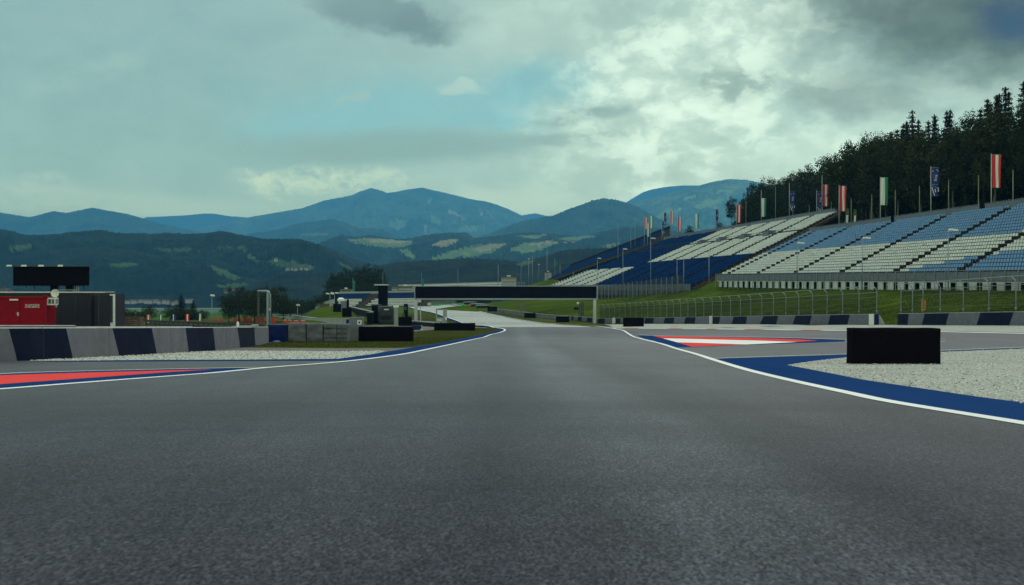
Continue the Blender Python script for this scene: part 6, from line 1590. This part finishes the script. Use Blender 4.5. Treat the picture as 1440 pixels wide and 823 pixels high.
# low bright clouds on the mountains
lowt = N(nt, 'ShaderNodeMapRange'); nt.links.new(ntex(uvm, .6, 9, .66, 0, (1, 1.4, 1), False, (9, 9, 0)), lowt.inputs[0]); lowt.inputs[1].default_value = .38; lowt.inputs[2].default_value = .60; lowt = lowt.outputs[0]
base = over(base, blob(uvw, 470, 256, 135, 26, .06), (186, 212, 198), .95, lowt)
base = over(base, blob(uvw, 390, 268, 44, 26, -.2), (190, 214, 198), .9, lowt)
base = over(base, blob(uvs, 150, 285, 230, 22, 0), (162, 192, 190), .85)
base = over(base, blob(uvw, 60, 290, 130, 18, 0), (148, 180, 182), .7, lowt)
base = over(base, blob(uvw, 720, 280, 120, 26, 0), (178, 206, 200), .8)
base = over(base, blob(uvw, 40, 260, 50, 12, 0), (166, 195, 193), .7, lowt)
base = over(base, blob(uvw, 130, 100, 90, 22, .3), (158, 192, 190), .6, texA)
base = over(base, blob(uvw, 500, 130, 40, 10, .3), (160, 190, 190), .6)
# overhead the cover is brighter, behind the camera greyer; below the horizon dark land
oh = N(nt, 'ShaderNodeMapRange', interpolation_type='SMOOTHSTEP'); nt.links.new(el, oh.inputs[0]); oh.inputs[1].default_value = 22; oh.inputs[2].default_value = 60
base = mixc(nt, oh.outputs[0], base, tuple(c * OVERHEAD for c in lin(186, 203, 197)))
bl = N(nt, 'ShaderNodeMapRange'); nt.links.new(el, bl.inputs[0]); bl.inputs[1].default_value = -4; bl.inputs[2].default_value = -1; bl.inputs[3].default_value = 1; bl.inputs[4].default_value = 0
base = mixc(nt, bl.outputs[0], base, (.3, .4, .4))
# the sky is seen through the valley air: what the air takes away and adds is put back, so that the sky keeps its colour
sn = mth('MAXIMUM', sp.outputs[2], .075)
tau = mth('DIVIDE', HAZE_DENS * 1190, sn)
tr = mth('EXPONENT', mth('MULTIPLY', tau, -1.0))
hzl = tuple(c * HAZE_L * 10 for c in HAZE_COL[:3])
ins = N(nt, 'ShaderNodeVectorMath', operation='SCALE'); ins.inputs[0].default_value = hzl; nt.links.new(mth('SUBTRACT', 1.0, tr), ins.inputs['Scale'])
sb = vm('SUBTRACT', base, ins.outputs[0])
dv = N(nt, 'ShaderNodeVectorMath', operation='SCALE'); nt.links.new(sb, dv.inputs[0]); nt.links.new(mth('DIVIDE', 1.0, tr), dv.inputs['Scale'])
mx = vm('MAXIMUM', dv.outputs[0], (.2, .3, .3))
nt.links.new(mx, bg.inputs['Color'])
sd = bpy.data.lights.new('sun', 'SUN'); sd.energy = SUN_E; sd.angle = R(14); sd.color = (1.0, .95, .88)
so = bpy.data.objects.new('sun', sd); col.objects.link(so)
d = Vector((math.sin(SUN_AZ) * math.cos(SUN_EL), math.cos(SUN_AZ) * math.cos(SUN_EL), math.sin(SUN_EL)))
so.rotation_euler = d.to_track_quat('Z', 'Y').to_euler(); so.location = (60, 60, 120)
cd = bpy.data.cameras.new('camera'); cd.lens = 35; cd.sensor_width = 36; cd.clip_start = .1; cd.clip_end = 60000
cd.dof.use_dof = True; cd.dof.focus_distance = 70; cd.dof.aperture_fstop = 4.0
co = bpy.data.objects.new('camera', cd); col.objects.link(co); co.location = (0, 0, CAMH); co.rotation_euler = (R(90), 0, 0); scene.camera = co
scene.view_settings.view_transform = 'Standard'; scene.view_settings.look = 'None'; scene.view_settings.gamma = 1; scene.view_settings.use_curve_mapping = False
scene.view_settings.exposure = EXPOSURE
scene.render.engine = 'CYCLES'; scene.cycles.volume_bounces = 0
